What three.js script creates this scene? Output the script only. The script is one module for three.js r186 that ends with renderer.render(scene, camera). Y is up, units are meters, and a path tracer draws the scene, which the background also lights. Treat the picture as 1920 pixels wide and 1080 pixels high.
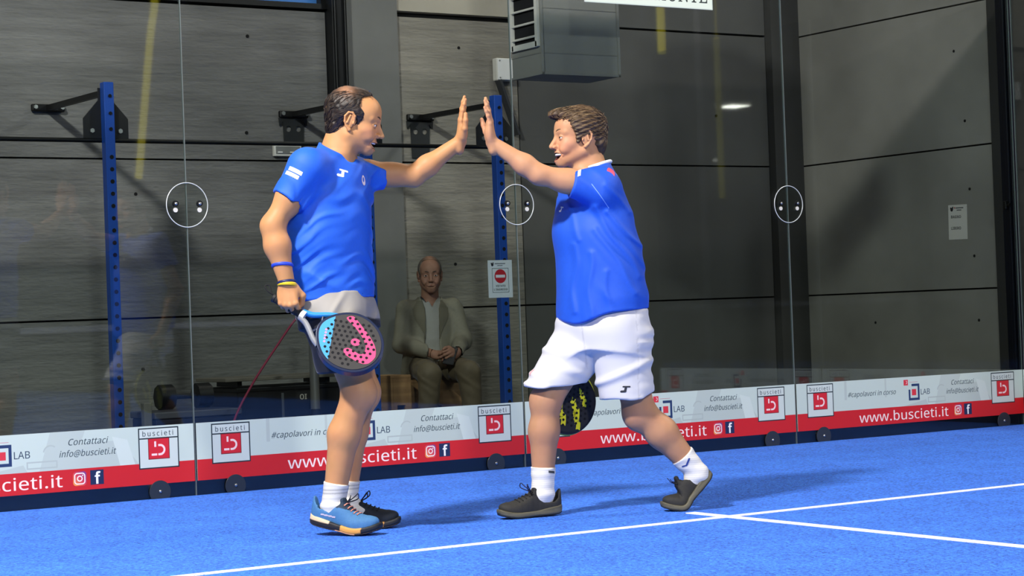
import * as THREE from 'three';
import { mergeGeometries } from 'three/addons/utils/BufferGeometryUtils.js';
import { RoundedBoxGeometry } from 'three/addons/geometries/RoundedBoxGeometry.js';
import { RectAreaLightUniformsLib } from 'three/addons/lights/RectAreaLightUniformsLib.js';

// ---------- camera, light, exposure ----------
const scene = new THREE.Scene();
const camera = new THREE.PerspectiveCamera(2 * Math.atan(540 / 3782.86) * 180 / Math.PI, 1920 / 1080, 0.1, 200);
camera.position.set(-10.2044, 0.859, 9.4904);
camera.rotation.set(0.013069, -0.575442, -0.03649, 'YXZ');
scene.add(camera);
const renderer = new THREE.WebGLRenderer({ antialias: true });
renderer.toneMapping = THREE.LinearToneMapping;
renderer.toneMappingExposure = 1.0;
renderer.shadowMap.enabled = true;
RectAreaLightUniformsLib.init();
scene.background = new THREE.Color(0x050505);
const FLOOD = 1000, HIGHBAY = 13;   // court floodlights, hall lamps and added fill lamps
// x, y, z of the lamp, then the point of the court it is aimed at
const FLOODS = [[0.55, 6, 4.2, -4.2, 0, 2.6, 0.25], [-10.55, 6, 4.2, -5.4, 0, 2.3, 1], [0.55, 6, 15, -4.4, 0, 11, 0.3], [-10.55, 6, 15, -5.6, 0, 8, 1]];
const BAYS = [[-12, 7.2, 1], [-3.4, 5.6, -1.0], [-5, 7.2, 10], [6, 7.2, 6], [-14, 7.2, 18], [-4, 7.2, 20], [10.34, 4.05, 15.5], [17.4, 4.05, 25]];  // the last pair is mirrored in the glass; the rest are added fill
function areaLight(w, h, intensity, pos, aim, colour) {
  const l = new THREE.RectAreaLight(colour, intensity, w, h);
  l.position.set(...pos); l.lookAt(...aim); l.castShadow = true; scene.add(l); return l;
}
// ---------- helpers ----------
const used = {};
function numbered(n) { const k = used[n] = (used[n] ?? -1) + 1; return k ? n + '_' + String(k).padStart(3, '0') : n; }
function tag(o, label, category, group) { o.userData = { label, category }; if (group) o.userData.group = group; return o; }
function thing(name, label, category, pos = [0, 0, 0], turn = 0, group) {
  const o = new THREE.Group(); o.name = numbered(name); o.position.set(...pos); o.rotation.y = turn; scene.add(o);
  return tag(o, label, category, group);
}
function obj(name, geos, mat, parent = scene) {
  const list = Array.isArray(geos) ? geos : [geos];
  const g = list.length > 1 ? mergeGeometries(list.map((q) => { const c = q.index ? q.toNonIndexed() : q; for (const a of Object.keys(c.attributes)) if (!['position', 'normal', 'uv'].includes(a)) c.deleteAttribute(a); return c; })) : list[0];
  const m = new THREE.Mesh(g, mat); m.name = parent === scene ? numbered(name) : name; m.castShadow = m.receiveShadow = true; parent.add(m); return m;
}
function struct(name, geos, mat, label, parent = scene) { const m = obj(name, geos, mat, parent); m.name = name; if (parent === scene) { m.userData = { kind: 'structure' }; if (label) m.userData.label = label; } return m; }
function structGroup(name, label) { const g = new THREE.Group(); g.name = name; g.userData = { kind: 'structure', label }; scene.add(g); return g; }
let seed = 7; const rnd = () => { seed = (seed * 1664525 + 1013904223) >>> 0; return seed / 4294967296; };
// uv in metres, chosen by the side a face looks to
function metric(g, s = 1) {
  g = g.index ? g.toNonIndexed() : g; g.computeVertexNormals();
  const p = g.attributes.position, n = g.attributes.normal, uv = new Float32Array(p.count * 2);
  for (let i = 0; i < p.count; i++) {
    const ax = Math.abs(n.getX(i)), ay = Math.abs(n.getY(i)), az = Math.abs(n.getZ(i));
    let u, v; if (ay > ax && ay > az) { u = p.getX(i); v = p.getZ(i); } else if (ax > az) { u = p.getZ(i); v = p.getY(i); } else { u = p.getX(i); v = p.getY(i); }
    uv[2 * i] = u * s; uv[2 * i + 1] = v * s;
  }
  g.setAttribute('uv', new THREE.BufferAttribute(uv, 2)); return g;
}
const box = (w, h, d, x = 0, y = 0, z = 0) => new THREE.BoxGeometry(w, h, d).translate(x, y, z);
const rbox = (w, h, d, r, x = 0, y = 0, z = 0, seg = 2) => new RoundedBoxGeometry(w, h, d, seg, r).translate(x, y, z);
const span = (x0, x1, y0, y1, z0, z1) => box(x1 - x0, y1 - y0, z1 - z0, (x0 + x1) / 2, (y0 + y1) / 2, (z0 + z1) / 2);
const V = (a) => new THREE.Vector3(...a);
function rod(a, b, r, seg = 12, r2 = r) {
  const A = V(a), B = V(b), d = B.clone().sub(A), L = d.length();
  const g = new THREE.CylinderGeometry(r2, r, L, seg); g.translate(0, L / 2, 0);
  g.applyQuaternion(new THREE.Quaternion().setFromUnitVectors(new THREE.Vector3(0, 1, 0), d.normalize())); return g.translate(...a);
}
function bar(a, b, w, h) {   // square bar from a to b
  const A = V(a), B = V(b), d = B.clone().sub(A), L = d.length(), g = new THREE.BoxGeometry(w, h, L);
  const o = new THREE.Object3D(); o.position.copy(A.add(B).multiplyScalar(0.5)); o.lookAt(V(b)); o.updateMatrix(); return g.applyMatrix4(o.matrix);
}
function tube(pts, r, seg = 40, rs = 8, closed = false) { return new THREE.TubeGeometry(new THREE.CatmullRomCurve3(pts.map(V), closed), seg, r, rs, closed); }
function plate(pts, depth, bevel = 0, holes = []) {
  const s = new THREE.Shape(pts.map((p) => new THREE.Vector2(...p)));
  for (const h of holes) { const q = new THREE.Path(); q.absellipse(h[0], h[1], h[2], h[2], 0, Math.PI * 2); s.holes.push(q); }
  return new THREE.ExtrudeGeometry(s, { depth, bevelEnabled: bevel > 0, bevelSize: bevel, bevelThickness: bevel, bevelSegments: 2, curveSegments: 20 });
}
// ---------- textures ----------
function hash(x, y, s) { let h = Math.imul(x, 374761393) + Math.imul(y, 668265263) + Math.imul(s, 1274126177); h = Math.imul(h ^ (h >>> 13), 1274126177); return ((h ^ (h >>> 16)) >>> 0) / 4294967296; }
function vnoise(x, y, px, py, s) {   // value noise that repeats after px, py cells
  const xi = Math.floor(x), yi = Math.floor(y), fx = x - xi, fy = y - yi, u = fx * fx * (3 - 2 * fx), v = fy * fy * (3 - 2 * fy);
  const w = (a, m) => ((a % m) + m) % m, a = hash(w(xi, px), w(yi, py), s), b = hash(w(xi + 1, px), w(yi, py), s), c = hash(w(xi, px), w(yi + 1, py), s), d = hash(w(xi + 1, px), w(yi + 1, py), s);
  return a + (b - a) * u + (c - a) * v + (a - b - c + d) * u * v;
}
function fbm(u, v, fx, fy, oct, s) { let r = 0, a = 0.5, t = 0; for (let o = 0; o < oct; o++) { r += a * vnoise(u * fx, v * fy, fx, fy, s + o); t += a; a *= 0.55; fx *= 2; fy *= 2; } return r / t; }
function tex(w, h, fn, srgb = false) {
  const d = new Uint8Array(w * h * 4);
  for (let j = 0; j < h; j++) for (let i = 0; i < w; i++) { const c = fn(i / w, j / h), k = 4 * (j * w + i); for (let q = 0; q < 3; q++) d[k + q] = Math.max(0, Math.min(255, Math.round(255 * (Array.isArray(c) ? c[q] : c)))); d[k + 3] = 255; }
  const t = new THREE.DataTexture(d, w, h); t.wrapS = t.wrapT = THREE.RepeatWrapping; t.magFilter = THREE.LinearFilter; t.minFilter = THREE.LinearMipmapLinearFilter; t.generateMipmaps = true;
  if (srgb) t.colorSpace = THREE.SRGBColorSpace; t.needsUpdate = true; return t;
}
function rep(t, x, y) { const c = t.clone(); c.repeat.set(x, y); c.needsUpdate = true; return c; }
function canvasTex(w, h, draw) {
  const c = document.createElement('canvas'); c.width = w; c.height = h; draw(c.getContext('2d'), w, h);
  const t = new THREE.CanvasTexture(c); t.colorSpace = THREE.SRGBColorSpace; t.magFilter = THREE.LinearFilter; t.anisotropy = 8; return t;
}
const std = (color, roughness = 0.6, metalness = 0, more = {}) => new THREE.MeshStandardMaterial({ color, roughness, metalness, ...more });
const concreteBump = tex(512, 512, (u, v) => 0.4 * fbm(u, v, 7, 64, 3, 11) + 0.45 * fbm(u, v, 30, 64, 3, 23) + 0.15 * fbm(u, v, 6, 6, 3, 31));
const concreteTone = tex(512, 512, (u, v) => { const t = 0.74 + 0.3 * (fbm(u, v, 3, 5, 5, 41) - 0.5) + 0.14 * (fbm(u, v, 6, 60, 3, 47) - 0.5); return [t, t * 0.99, t * 0.97]; }, true);
const smoothTone = tex(512, 512, (u, v) => { const t = 0.8 + 0.22 * (fbm(u, v, 4, 4, 6, 61) - 0.5); return [t, t * 0.995, t * 0.97]; }, true);
const smoothBump = tex(256, 256, (u, v) => fbm(u, v, 16, 16, 4, 71));
const turfTone = tex(1024, 1024, (u, v) => { const a = fbm(u, v, 5, 5, 4, 81) - 0.5, b = fbm(u, v, 110, 110, 3, 83) - 0.5; const t = 1 + 0.16 * a + 0.75 * b; return [0.235 * t, 0.485 * t, 0.965 * Math.min(1.03, t)]; }, true);
const turfBump = tex(1024, 1024, (u, v) => fbm(u, v, 130, 130, 3, 91));
const brushed = tex(256, 256, (u, v) => 0.45 + 0.25 * fbm(u, v, 3, 60, 3, 95) + 0.2 * fbm(u, v, 8, 8, 3, 96));
const woodTone = tex(512, 256, (u, v) => { const g = fbm(u, v, 3, 40, 4, 99); return [0.52 + 0.22 * g, 0.38 + 0.2 * g, 0.25 + 0.15 * g]; }, true);
const M = {
  ribbed: (k, tint = 0xffffff) => std(new THREE.Color(tint).multiplyScalar(k), 0.9, 0, { map: rep(concreteTone, 0.4, 0.5), bumpMap: rep(concreteBump, 0.7, 1.0), bumpScale: 0.0085 }),
  smooth: (k, tint = 0xffffff) => std(new THREE.Color(tint).multiplyScalar(k), 0.88, 0, { map: rep(smoothTone, 0.4, 0.4), bumpMap: rep(smoothBump, 1, 1), bumpScale: 0.002 }),
  turf: std(0xffffff, 0.95, 0, { map: rep(turfTone, 1, 1), bumpMap: rep(turfBump, 1, 1), bumpScale: 0.012 }),
  line: std(0xf2f4f4, 0.85, 0, { bumpMap: rep(turfBump, 1, 1), bumpScale: 0.006 }),
  glass: new THREE.MeshPhysicalMaterial({ color: 0xe1e6e5, roughness: 0.02, transmission: 1, thickness: 0, ior: 1.5 }),
  clear: new THREE.MeshPhysicalMaterial({ color: 0xfbfdfc, roughness: 0.02, transmission: 1, thickness: 0, ior: 1.5 }),
  edge: std(0x747d79, 0.35), gasket: std(0x15181b, 0.6),
  black: std(0x0c0c0d, 0.45, 0.2), blackSteel: std(0x101113, 0.4, 0.4), navySteel: std(0x0b0f1d, 0.4, 0.3), darkPost: std(0x17181a, 0.55, 0.2),
  steel: std(0xb9bcbc, 0.3, 0.9), galv: std(0x97968f, 0.6, 0.12, { roughnessMap: brushed, bumpMap: smoothBump, bumpScale: 0.0015 }),
  rackBlue: std(0x1b4fae, 0.38, 0.15, { bumpMap: rep(smoothBump, 3, 3), bumpScale: 0.0004 }), hole: std(0x05060a, 0.9),
  white: std(0xe9e9e6, 0.5), offwhite: std(0xd8d6cd, 0.6), wood: std(0xffffff, 0.7, 0, { map: rep(woodTone, 1.2, 1.2), bumpMap: rep(woodTone, 1.2, 1.2), bumpScale: 0.0008 }),
  hall: std(0x6a6a66, 0.9, 0, { map: rep(smoothTone, 0.2, 0.2) }), ceiling: std(0x4b4d50, 0.9, 0, { map: rep(smoothTone, 0.2, 0.2) }), rubber: std(0x14171c, 0.85, 0, { bumpMap: rep(smoothBump, 2, 2), bumpScale: 0.002 }),
};
// ---------- the hall ----------
struct('floor', metric(span(-22, 27, -0.25, -0.012, -2.8, 35)), M.rubber, 'dark rubber floor of the sports hall around the court');
struct('ceiling', metric(span(-22, 27, 8, 8.2, -2.8, 35)), M.ceiling, 'dark grey ceiling high above the court');
struct('wall_left', metric(span(-22.2, -22, 0, 8, -2.8, 35)), M.hall); struct('wall_right', metric(span(27, 27.2, 0, 8, -2.8, 35)), M.hall); struct('wall_front', metric(span(-22, 27, 0, 8, 35, 35.2)), M.hall);
{ // precast wall behind the glass: panels with open joints between them
  const w = structGroup('wall_back', 'ribbed grey concrete panel wall behind the glass');
  const g = 0.012, rows = [[0, 0.92], [0.92, 1.92], [1.92, 2.92]];
  obj('joint_backing', span(-22, 0.4, 0, 8, -2.8, -2.47), M.gasket, w);
  const seg = [[-22, -8.2, 0.37], [-8.2, -3.89, 0.37], [-3.36, -2.38, 0.55], [-2.38, -0.09, 0.17]];
  for (const [x0, x1, k] of seg) for (const [y0, y1] of rows)
    obj('panel', metric(span(x0 + g / 2, x1 - g / 2, y0 + g / 2, y1 - g / 2, -2.6, -2.4 - 0.004 * rnd())), x0 > -2.5 ? M.smooth(k) : x0 > -3.5 ? M.ribbed(k, 0xfaf3e6) : M.ribbed(k), w);
  obj('panel', metric(span(-3.355, -2.385, 2.955, 5.5, -2.6, -2.4)), M.smooth(0.75, 0xfff6e6), w);
  obj('panel', metric(span(-2.375, -0.095, 2.93, 5.5, -2.6, -2.4)), M.smooth(0.18), w);
  obj('panel', metric(span(-3.355, -0.095, 5.52, 8, -2.6, -2.4)), M.smooth(0.9), w);
  obj('pillar', metric(span(-3.78, -3.36, 0, 8, -2.6, -2.37)), M.smooth(0.3), w);
  for (const [x, y] of [[-5.28, 1.7], [-5.27, 0.6], [-4.47, 2.73], [-4.5, 2.1], [-6.6, 0.5], [-2.86, 2.72], [-2.95, 1.22], [-1.6, 1.62], [-0.6, 2.3]]) obj('plug', new THREE.CylinderGeometry(0.011, 0.011, 0.006, 12).rotateX(Math.PI / 2).translate(x, y, -2.4), M.hole, w);
}
{ // high window band left of the pillar
  const w = structGroup('window_1', 'high window with a black frame above the concrete panels');
  obj('window_frame', [span(-12, -3.89, 2.93, 2.965, -2.52, -2.37), span(-12, -3.89, 4.4, 4.45, -2.52, -2.37), span(-4.56, -4.52, 2.965, 4.4, -2.5, -2.39), span(-3.93, -3.89, 2.965, 4.4, -2.5, -2.39), span(-8.2, -8.16, 2.965, 4.4, -2.5, -2.39), span(-12, -11.95, 2.965, 4.4, -2.5, -2.39)], M.blackSteel, w);
  obj('pane', span(-4.52, -3.93, 2.965, 4.4, -2.46, -2.45), std(0x3f79c4, 0.25), w);
  for (const [a, b] of [[-8.16, -4.56], [-11.95, -8.2]]) obj('pane', span(a, b, 2.965, 4.4, -2.46, -2.45), std(0x8d8f8c, 0.3), w);
  obj('lintel', metric(span(-22, -3.89, 4.45, 8, -2.6, -2.4)), M.smooth(0.6), w);
}
{ // dark steel post with cable conduits beside the pillar
  const t = structGroup('column_1', 'dark steel post with thin conduits between panels and pillar');
  obj('post', rbox(0.1, 8, 0.12, 0.006, -3.84, 4, -2.37), M.darkPost, t);
  for (const x of [-3.875, -3.8]) obj('conduit', rod([x, 0, -2.298], [x, 8, -2.298], 0.011), M.blackSteel, t);
}
{ // right wall: returns towards the court
  const w = structGroup('wall_right_return', 'grey concrete panel wall turning towards the court corner');
  const rows = [[0, 0.92], [0.92, 1.92], [1.92, 2.92], [2.92, 5.4], [5.4, 8]], g = 0.012;
  obj('joint_backing', span(0.25, 0.4, 0, 8, -2.8, -0.36), M.gasket, w);
  for (const [y0, y1] of rows) obj('panel', metric(span(0.19, 0.36, y0 + g / 2, y1 - g / 2, -2.4, -0.36)), M.smooth(0.42, 0xfaf8f2), w);
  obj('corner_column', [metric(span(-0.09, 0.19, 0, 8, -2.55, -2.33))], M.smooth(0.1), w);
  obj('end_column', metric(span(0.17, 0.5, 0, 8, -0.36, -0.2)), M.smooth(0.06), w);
  for (const [y, z] of [[2.6, -0.7], [2.1, -0.62], [1.62, -0.6], [1.15, -0.58], [0.7, -0.56], [0.7, -1.6]]) obj('plug', new THREE.CylinderGeometry(0.01, 0.01, 0.006, 12).rotateZ(Math.PI / 2).translate(0.19, y, z), M.hole, w);
}
struct('wall_back_right', metric(span(0.5, 27, 0, 8, -0.5, -0.3)), M.hall);
// ---------- the court ----------
{
  const t = structGroup('court_floor', 'bright blue artificial turf of the padel court');
  obj('turf', metric(span(-10, 0, -0.02, 0, 0, 20)), M.turf, t);
  obj('service_line', metric(rbox(10, 0.004, 0.05, 0.0015, -5, 0.001, 3.025)), M.line, t).userData.label = 'white service line across the blue turf';
  obj('centre_line', metric(rbox(0.05, 0.004, 7.2, 0.0015, -5, 0.0012, 6.375)), M.line, t).userData.label = 'white centre line ending just past the service line';
  obj('base_beam', [span(-10, 0, -0.02, 0.12, -0.14, -0.03)], M.navySteel, t);
}
const PANELS = [-10, -8, -6, -4, -2];
const panelWords = ['far left glass panel, half outside the picture', 'glass panel in front of the leftmost blue rack upright', 'glass panel behind the two players, second blue upright at its edge', 'glass panel behind the man in white shorts with the air duct', 'rightmost glass panel before the court corner post'];
PANELS.forEach((x, i) => {
  const t = thing('glass_screen', panelWords[i], 'glass panel', [x + 1, 0, 0], 0, 'glass panels of the court back wall');
  obj('pane', box(1.995, 3, 0.012, 0, 1.5, -0.006), M.glass, t);
  for (const s of [-1, 1]) obj('edge', box(0.0018, 3, 0.011, s * 0.9985, 1.5, -0.006), M.edge, t);
});
for (const z of [1, 3]) {
  const t = thing('glass_screen', z < 2 ? 'side glass panel next to the corner post' : 'side glass panel two metres from the corner', 'glass panel', [0.012, 0, z], Math.PI / 2, 'glass panels of the court side wall');
  obj('pane', box(1.992, 3, 0.012, 0, 1.5, 0.006), M.glass, t);
  for (const s of [-1, 1]) obj('edge', box(0.0035, 3, 0.011, s * 0.998, 1.5, 0.006), M.edge, t);
}
// advertising strips on the glass
const banner = canvasTex(2000, 292, (c, w, h) => {      // 1 px = 1 mm; top at 366 mm, bottom at 74 mm
  const Y = (mm) => 366 - mm;
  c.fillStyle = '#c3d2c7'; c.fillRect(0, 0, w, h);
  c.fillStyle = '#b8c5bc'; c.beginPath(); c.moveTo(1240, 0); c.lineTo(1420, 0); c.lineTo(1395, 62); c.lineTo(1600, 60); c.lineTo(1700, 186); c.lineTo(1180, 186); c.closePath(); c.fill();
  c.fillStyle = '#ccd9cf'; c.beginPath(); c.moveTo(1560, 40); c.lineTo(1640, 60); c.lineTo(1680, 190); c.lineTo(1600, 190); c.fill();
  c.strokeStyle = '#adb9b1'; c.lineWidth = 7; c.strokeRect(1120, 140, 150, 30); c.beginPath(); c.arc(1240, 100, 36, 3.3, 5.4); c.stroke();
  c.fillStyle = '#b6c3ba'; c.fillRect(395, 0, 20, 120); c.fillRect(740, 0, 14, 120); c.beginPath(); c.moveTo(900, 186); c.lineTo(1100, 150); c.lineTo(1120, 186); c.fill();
  c.fillStyle = '#c9181f'; c.fillRect(0, Y(180), w, 200);
  const logo = (x) => {
    c.fillStyle = '#cbd6ce'; c.fillRect(x, Y(354), 212, 199); c.strokeStyle = '#14252b'; c.lineWidth = 6; c.strokeRect(x, Y(354), 212, 199);
    c.beginPath(); c.moveTo(x, Y(304)); c.lineTo(x + 212, Y(304)); c.stroke();
    c.fillStyle = '#1b2b33'; c.font = '37px sans-serif'; c.textAlign = 'left'; c.textBaseline = 'alphabetic';
    let q = x + 17; for (const ch of 'buscieti') { c.fillText(ch, q, Y(315)); q += c.measureText(ch).width + 6.2; }
    c.fillStyle = '#d01f2c'; c.fillRect(x + 50, Y(302), 112, 102); c.strokeStyle = '#5a1015'; c.lineWidth = 3; c.strokeRect(x + 50, Y(302), 112, 102);
    c.strokeStyle = '#f6d9d4'; c.lineWidth = 11; c.beginPath(); c.moveTo(x + 87, Y(288)); c.lineTo(x + 87, Y(260)); c.stroke();
    c.beginPath(); c.moveTo(x + 103, Y(268)); c.arc(x + 113, Y(245), 23, -Math.PI / 2, Math.PI / 2); c.lineTo(x + 102, Y(222)); c.stroke();
    c.beginPath(); c.moveTo(x + 66, Y(222)); c.lineTo(x + 96, Y(222)); c.stroke();
  };
  logo(86); logo(1702);
  c.fillStyle = '#23343c'; c.textAlign = 'left'; c.font = 'italic 43px sans-serif';
  const fit = (s, x, y, width) => { c.save(); c.translate(x, y); c.scale(width / c.measureText(s).width, 1); c.fillText(s, 0, 0); c.restore(); };
  fit('#capolavori in corso', 420, Y(262), 415);
  fit('Contattaci', 1326, Y(297), 210); fit('info@buscieti.it', 1280, Y(241), 296);
  c.strokeStyle = '#1d3660'; c.lineWidth = 15; c.beginPath(); c.moveTo(975, Y(312)); c.lineTo(1036, Y(312)); c.lineTo(1036, Y(222)); c.lineTo(955, Y(222)); c.lineTo(955, Y(284)); c.stroke();
  c.fillStyle = '#d3323f'; c.fillRect(976, Y(286), 38, 40); c.fillRect(906, Y(348), 38, 36); c.strokeStyle = '#f1d5d2'; c.lineWidth = 4; c.beginPath(); c.arc(926, Y(331), 9, -1.5, 1.6); c.stroke(); c.strokeStyle = '#c0616a'; c.lineWidth = 2; c.beginPath(); c.moveTo(955, Y(331)); c.lineTo(1030, Y(331)); c.stroke();
  c.fillStyle = '#1c3048'; c.font = '50px sans-serif'; fit('LAB', 1050, Y(248), 88);
  c.fillStyle = '#f7e6df'; c.font = '84px sans-serif'; fit('www.buscieti.it', 512, Y(97), 786);
  const gr = c.createLinearGradient(1350, Y(98), 1425, Y(168)); gr.addColorStop(0, '#f4b04a'); gr.addColorStop(0.5, '#d0344c'); gr.addColorStop(1, '#5a3c9c');
  c.fillStyle = gr; c.beginPath(); c.roundRect(1350, Y(166), 70, 70, 16); c.fill();
  c.strokeStyle = '#f7e6df'; c.lineWidth = 6; c.beginPath(); c.roundRect(1359, Y(157), 52, 52, 13); c.stroke(); c.beginPath(); c.arc(1385, Y(131), 12, 0, 7); c.stroke(); c.fillStyle = '#f7e6df'; c.beginPath(); c.arc(1400, Y(146), 3.5, 0, 7); c.fill();
  c.fillStyle = '#14264f'; c.fillRect(1440, Y(168), 70, 72); c.fillStyle = '#f4f1ee'; c.font = 'bold 80px sans-serif'; c.fillText('f', 1461, Y(100));
});
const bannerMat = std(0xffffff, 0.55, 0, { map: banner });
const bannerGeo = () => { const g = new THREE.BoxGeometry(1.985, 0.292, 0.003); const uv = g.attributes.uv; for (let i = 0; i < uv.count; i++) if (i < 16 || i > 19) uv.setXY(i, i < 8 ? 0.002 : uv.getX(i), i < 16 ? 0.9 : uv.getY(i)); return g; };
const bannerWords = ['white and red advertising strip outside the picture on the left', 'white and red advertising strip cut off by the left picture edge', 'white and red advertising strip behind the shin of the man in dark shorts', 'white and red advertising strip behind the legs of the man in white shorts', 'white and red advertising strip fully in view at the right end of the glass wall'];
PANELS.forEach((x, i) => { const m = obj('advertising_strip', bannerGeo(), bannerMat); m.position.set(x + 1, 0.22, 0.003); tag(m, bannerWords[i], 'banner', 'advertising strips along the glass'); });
for (const z of [1, 3]) { const m = obj('advertising_strip', bannerGeo(), bannerMat); m.position.set(-0.003, 0.22, z); m.rotation.y = -Math.PI / 2; tag(m, z < 2 ? 'advertising strip on the side glass next to the corner' : 'advertising strip on the side glass farther from the corner', 'banner', 'advertising strips along the glass'); }
// round clamps that hold neighbouring panels together
const jointWords = ['round clear clamp on the glass joint left of both players', 'round clear clamp on the glass joint between the two players', 'round clear clamp on the glass joint in front of the dark corner column', 'round clear clamp on the glass joint outside the picture'];
[-6, -4, -2, -8].forEach((x, i) => {
  const t = thing('glass_clamp', jointWords[i], 'clamp', [x, 1.475, 0], 0, 'round clamps in the middle of the glass joints');
  obj('disc', new THREE.CylinderGeometry(0.113, 0.113, 0.006, 48).rotateX(Math.PI / 2).translate(0, 0, 0.005), M.clear, t);
  obj('rim', new THREE.TorusGeometry(0.113, 0.0024, 8, 64).translate(0, 0, 0.006), std(0xdfe3e0, 0.25, 0.2), t);
  for (const s of [-1, 1]) { const b = obj('bolt', new THREE.CylinderGeometry(0.015, 0.017, 0.012, 20).rotateX(Math.PI / 2).translate(s * 0.066, 0.006, 0.013), M.blackSteel, t); obj('bolt_head', new THREE.SphereGeometry(0.0085, 12, 8).scale(1, 1, 0.6).translate(s * 0.066, 0.006, 0.019), M.steel, b); obj('washer', new THREE.CylinderGeometry(0.012, 0.012, 0.004, 20).rotateX(Math.PI / 2).translate(s * 0.066, -0.026, 0.009), M.offwhite, t); }
});
// foot clamps, two under every panel
const footGlass = std(0x2c3238, 0.3);
PANELS.forEach((x, i) => { for (const dx of [0.215, 1.8]) {
  const t = thing('foot_clamp', `round dark foot clamp under the ${dx < 1 ? 'left' : 'right'} end of the ${['hidden leftmost', 'first visible', 'second visible', 'third visible', 'rightmost'][i]} advertising strip`, 'clamp', [x + dx, 0.034, 0], 0, 'round foot clamps under the glass');
  const s = new THREE.Shape(); s.absarc(0, 0, 0.056, -0.62, Math.PI + 0.62); s.closePath();
  obj('disc', new THREE.ExtrudeGeometry(s, { depth: 0.006, bevelEnabled: true, bevelSize: 0.001, bevelThickness: 0.001, curveSegments: 32 }).translate(0, 0, 0.002), footGlass, t);
  obj('bolt', new THREE.SphereGeometry(0.008, 12, 8).scale(1, 1, 0.7).translate(0, 0.002, 0.011), M.steel, t);
} });
{ // court corner post
  const t = thing('corner_post', 'dark steel corner post of the court at the right edge', 'post', [-0.02, 0, 0]);
  obj('post', [rbox(0.06, 3, 0.1, 0.006, 0.052, 1.5, -0.075), rbox(0.02, 3, 0.03, 0.004, 0.0, 1.5, -0.04)], M.navySteel, t);
  obj('latch', [rbox(0.05, 0.06, 0.03, 0.008, -0.01, 1.47, -0.055), rod([-0.01, 1.47, -0.04], [-0.01, 1.47, -0.025], 0.013)], M.black, t);
}
// things fixed on the glass and on the walls
{
  const face = canvasTex(940, 300, (c, w, h) => {
    c.fillStyle = '#e4efdc'; c.fillRect(0, 0, w, h); c.strokeStyle = '#cfdccb'; c.lineWidth = 6; c.strokeRect(3, 3, w - 6, h - 6);
    c.fillStyle = '#9fb1c8'; c.fillRect(20, 120, 130, 140); c.fillStyle = '#d8a0a0'; c.fillRect(60, 180, 80, 80); c.fillStyle = '#cf5a55'; c.fillRect(190, 130, 95, 130); c.fillStyle = '#8fa4b5'; c.fillRect(130, 200, 60, 60);
    c.fillStyle = '#25332e'; c.font = '150px serif'; c.save(); c.translate(305, 262); c.scale(600 / c.measureText('PIEMONTE').width, 1); c.fillText('PIEMONTE', 0, 0); c.restore();
  });
  const t = tag(obj('hanging_sign', metric(rbox(0.94, 0.3, 0.005, 0.001)), M.white), 'white sign with dark serif capitals at the top of the glass', 'sign');
  t.position.set(-3.01, 2.796, 0.004);
  obj('print', new THREE.PlaneGeometry(0.94, 0.3).translate(0, 0, 0.0028), std(0xffffff, 0.5, 0, { map: face }), t);
}
{
  const face = canvasTex(320, 420, (c, w, h) => {
    c.fillStyle = '#d9dcd6'; c.fillRect(0, 0, w, h);
    c.fillStyle = '#1c1c24'; c.beginPath(); c.arc(60, 52, 16, 0, 7); c.arc(48, 36, 9, 0, 7); c.arc(70, 30, 7, 0, 7); c.fill(); c.fillStyle = '#6d7276'; c.fillRect(92, 34, 140, 11); c.fillRect(126, 56, 70, 9);
    c.strokeStyle = '#33443e'; c.lineWidth = 5; c.strokeRect(55, 92, 214, 268);
    c.fillStyle = '#c01824'; c.beginPath(); c.arc(162, 180, 78, 0, 7); c.fill(); c.fillStyle = '#e4e4e0'; c.fillRect(100, 164, 124, 32);
    c.fillStyle = '#22302b'; c.font = 'bold 32px sans-serif'; c.textAlign = 'center'; c.fillText('VIETATO', 162, 300); c.fillText("L'INGRESSO", 162, 340);
  });
  const t = tag(obj('no_entry_notice', rbox(0.16, 0.21, 0.002, 0.0008), M.offwhite), 'white paper notice with a red no-entry disc stuck on the glass', 'notice');
  t.position.set(-4.115, 1.06, -0.0145);
  obj('print', new THREE.PlaneGeometry(0.16, 0.21).translate(0, 0, 0.0012), std(0xffffff, 0.7, 0, { map: face }), t);
}
{
  const face = canvasTex(360, 490, (c, w, h) => {
    c.fillStyle = '#d6d4cc'; c.fillRect(0, 0, w, h);
    c.fillStyle = '#18181c'; c.beginPath(); c.arc(66, 66, 26, 0, 7); c.arc(50, 48, 14, 0, 7); c.arc(88, 36, 12, 0, 7); c.fill(); c.fillStyle = '#a03038'; c.fillRect(112, 34, 22, 18); c.fillStyle = '#55585c'; c.fillRect(142, 38, 150, 15); c.fillRect(162, 70, 90, 13);
    c.fillStyle = '#26282c'; c.font = 'bold 56px sans-serif'; c.fillText('BAGNO', 46, 190); c.fillText('LIBERO', 44, 350);
  });
  const t = tag(obj('paper_notice', rbox(0.18, 0.245, 0.002, 0.0008), M.offwhite), 'white paper notice with two printed lines on the right concrete wall', 'notice');
  t.position.set(0.1885, 1.395, -0.724); t.rotation.set(0, -Math.PI / 2, 0); t.rotateZ(-0.02);
  obj('print', new THREE.PlaneGeometry(0.18, 0.245).translate(0, 0, 0.0012), std(0xffffff, 0.75, 0, { map: face }), t);
}
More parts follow.
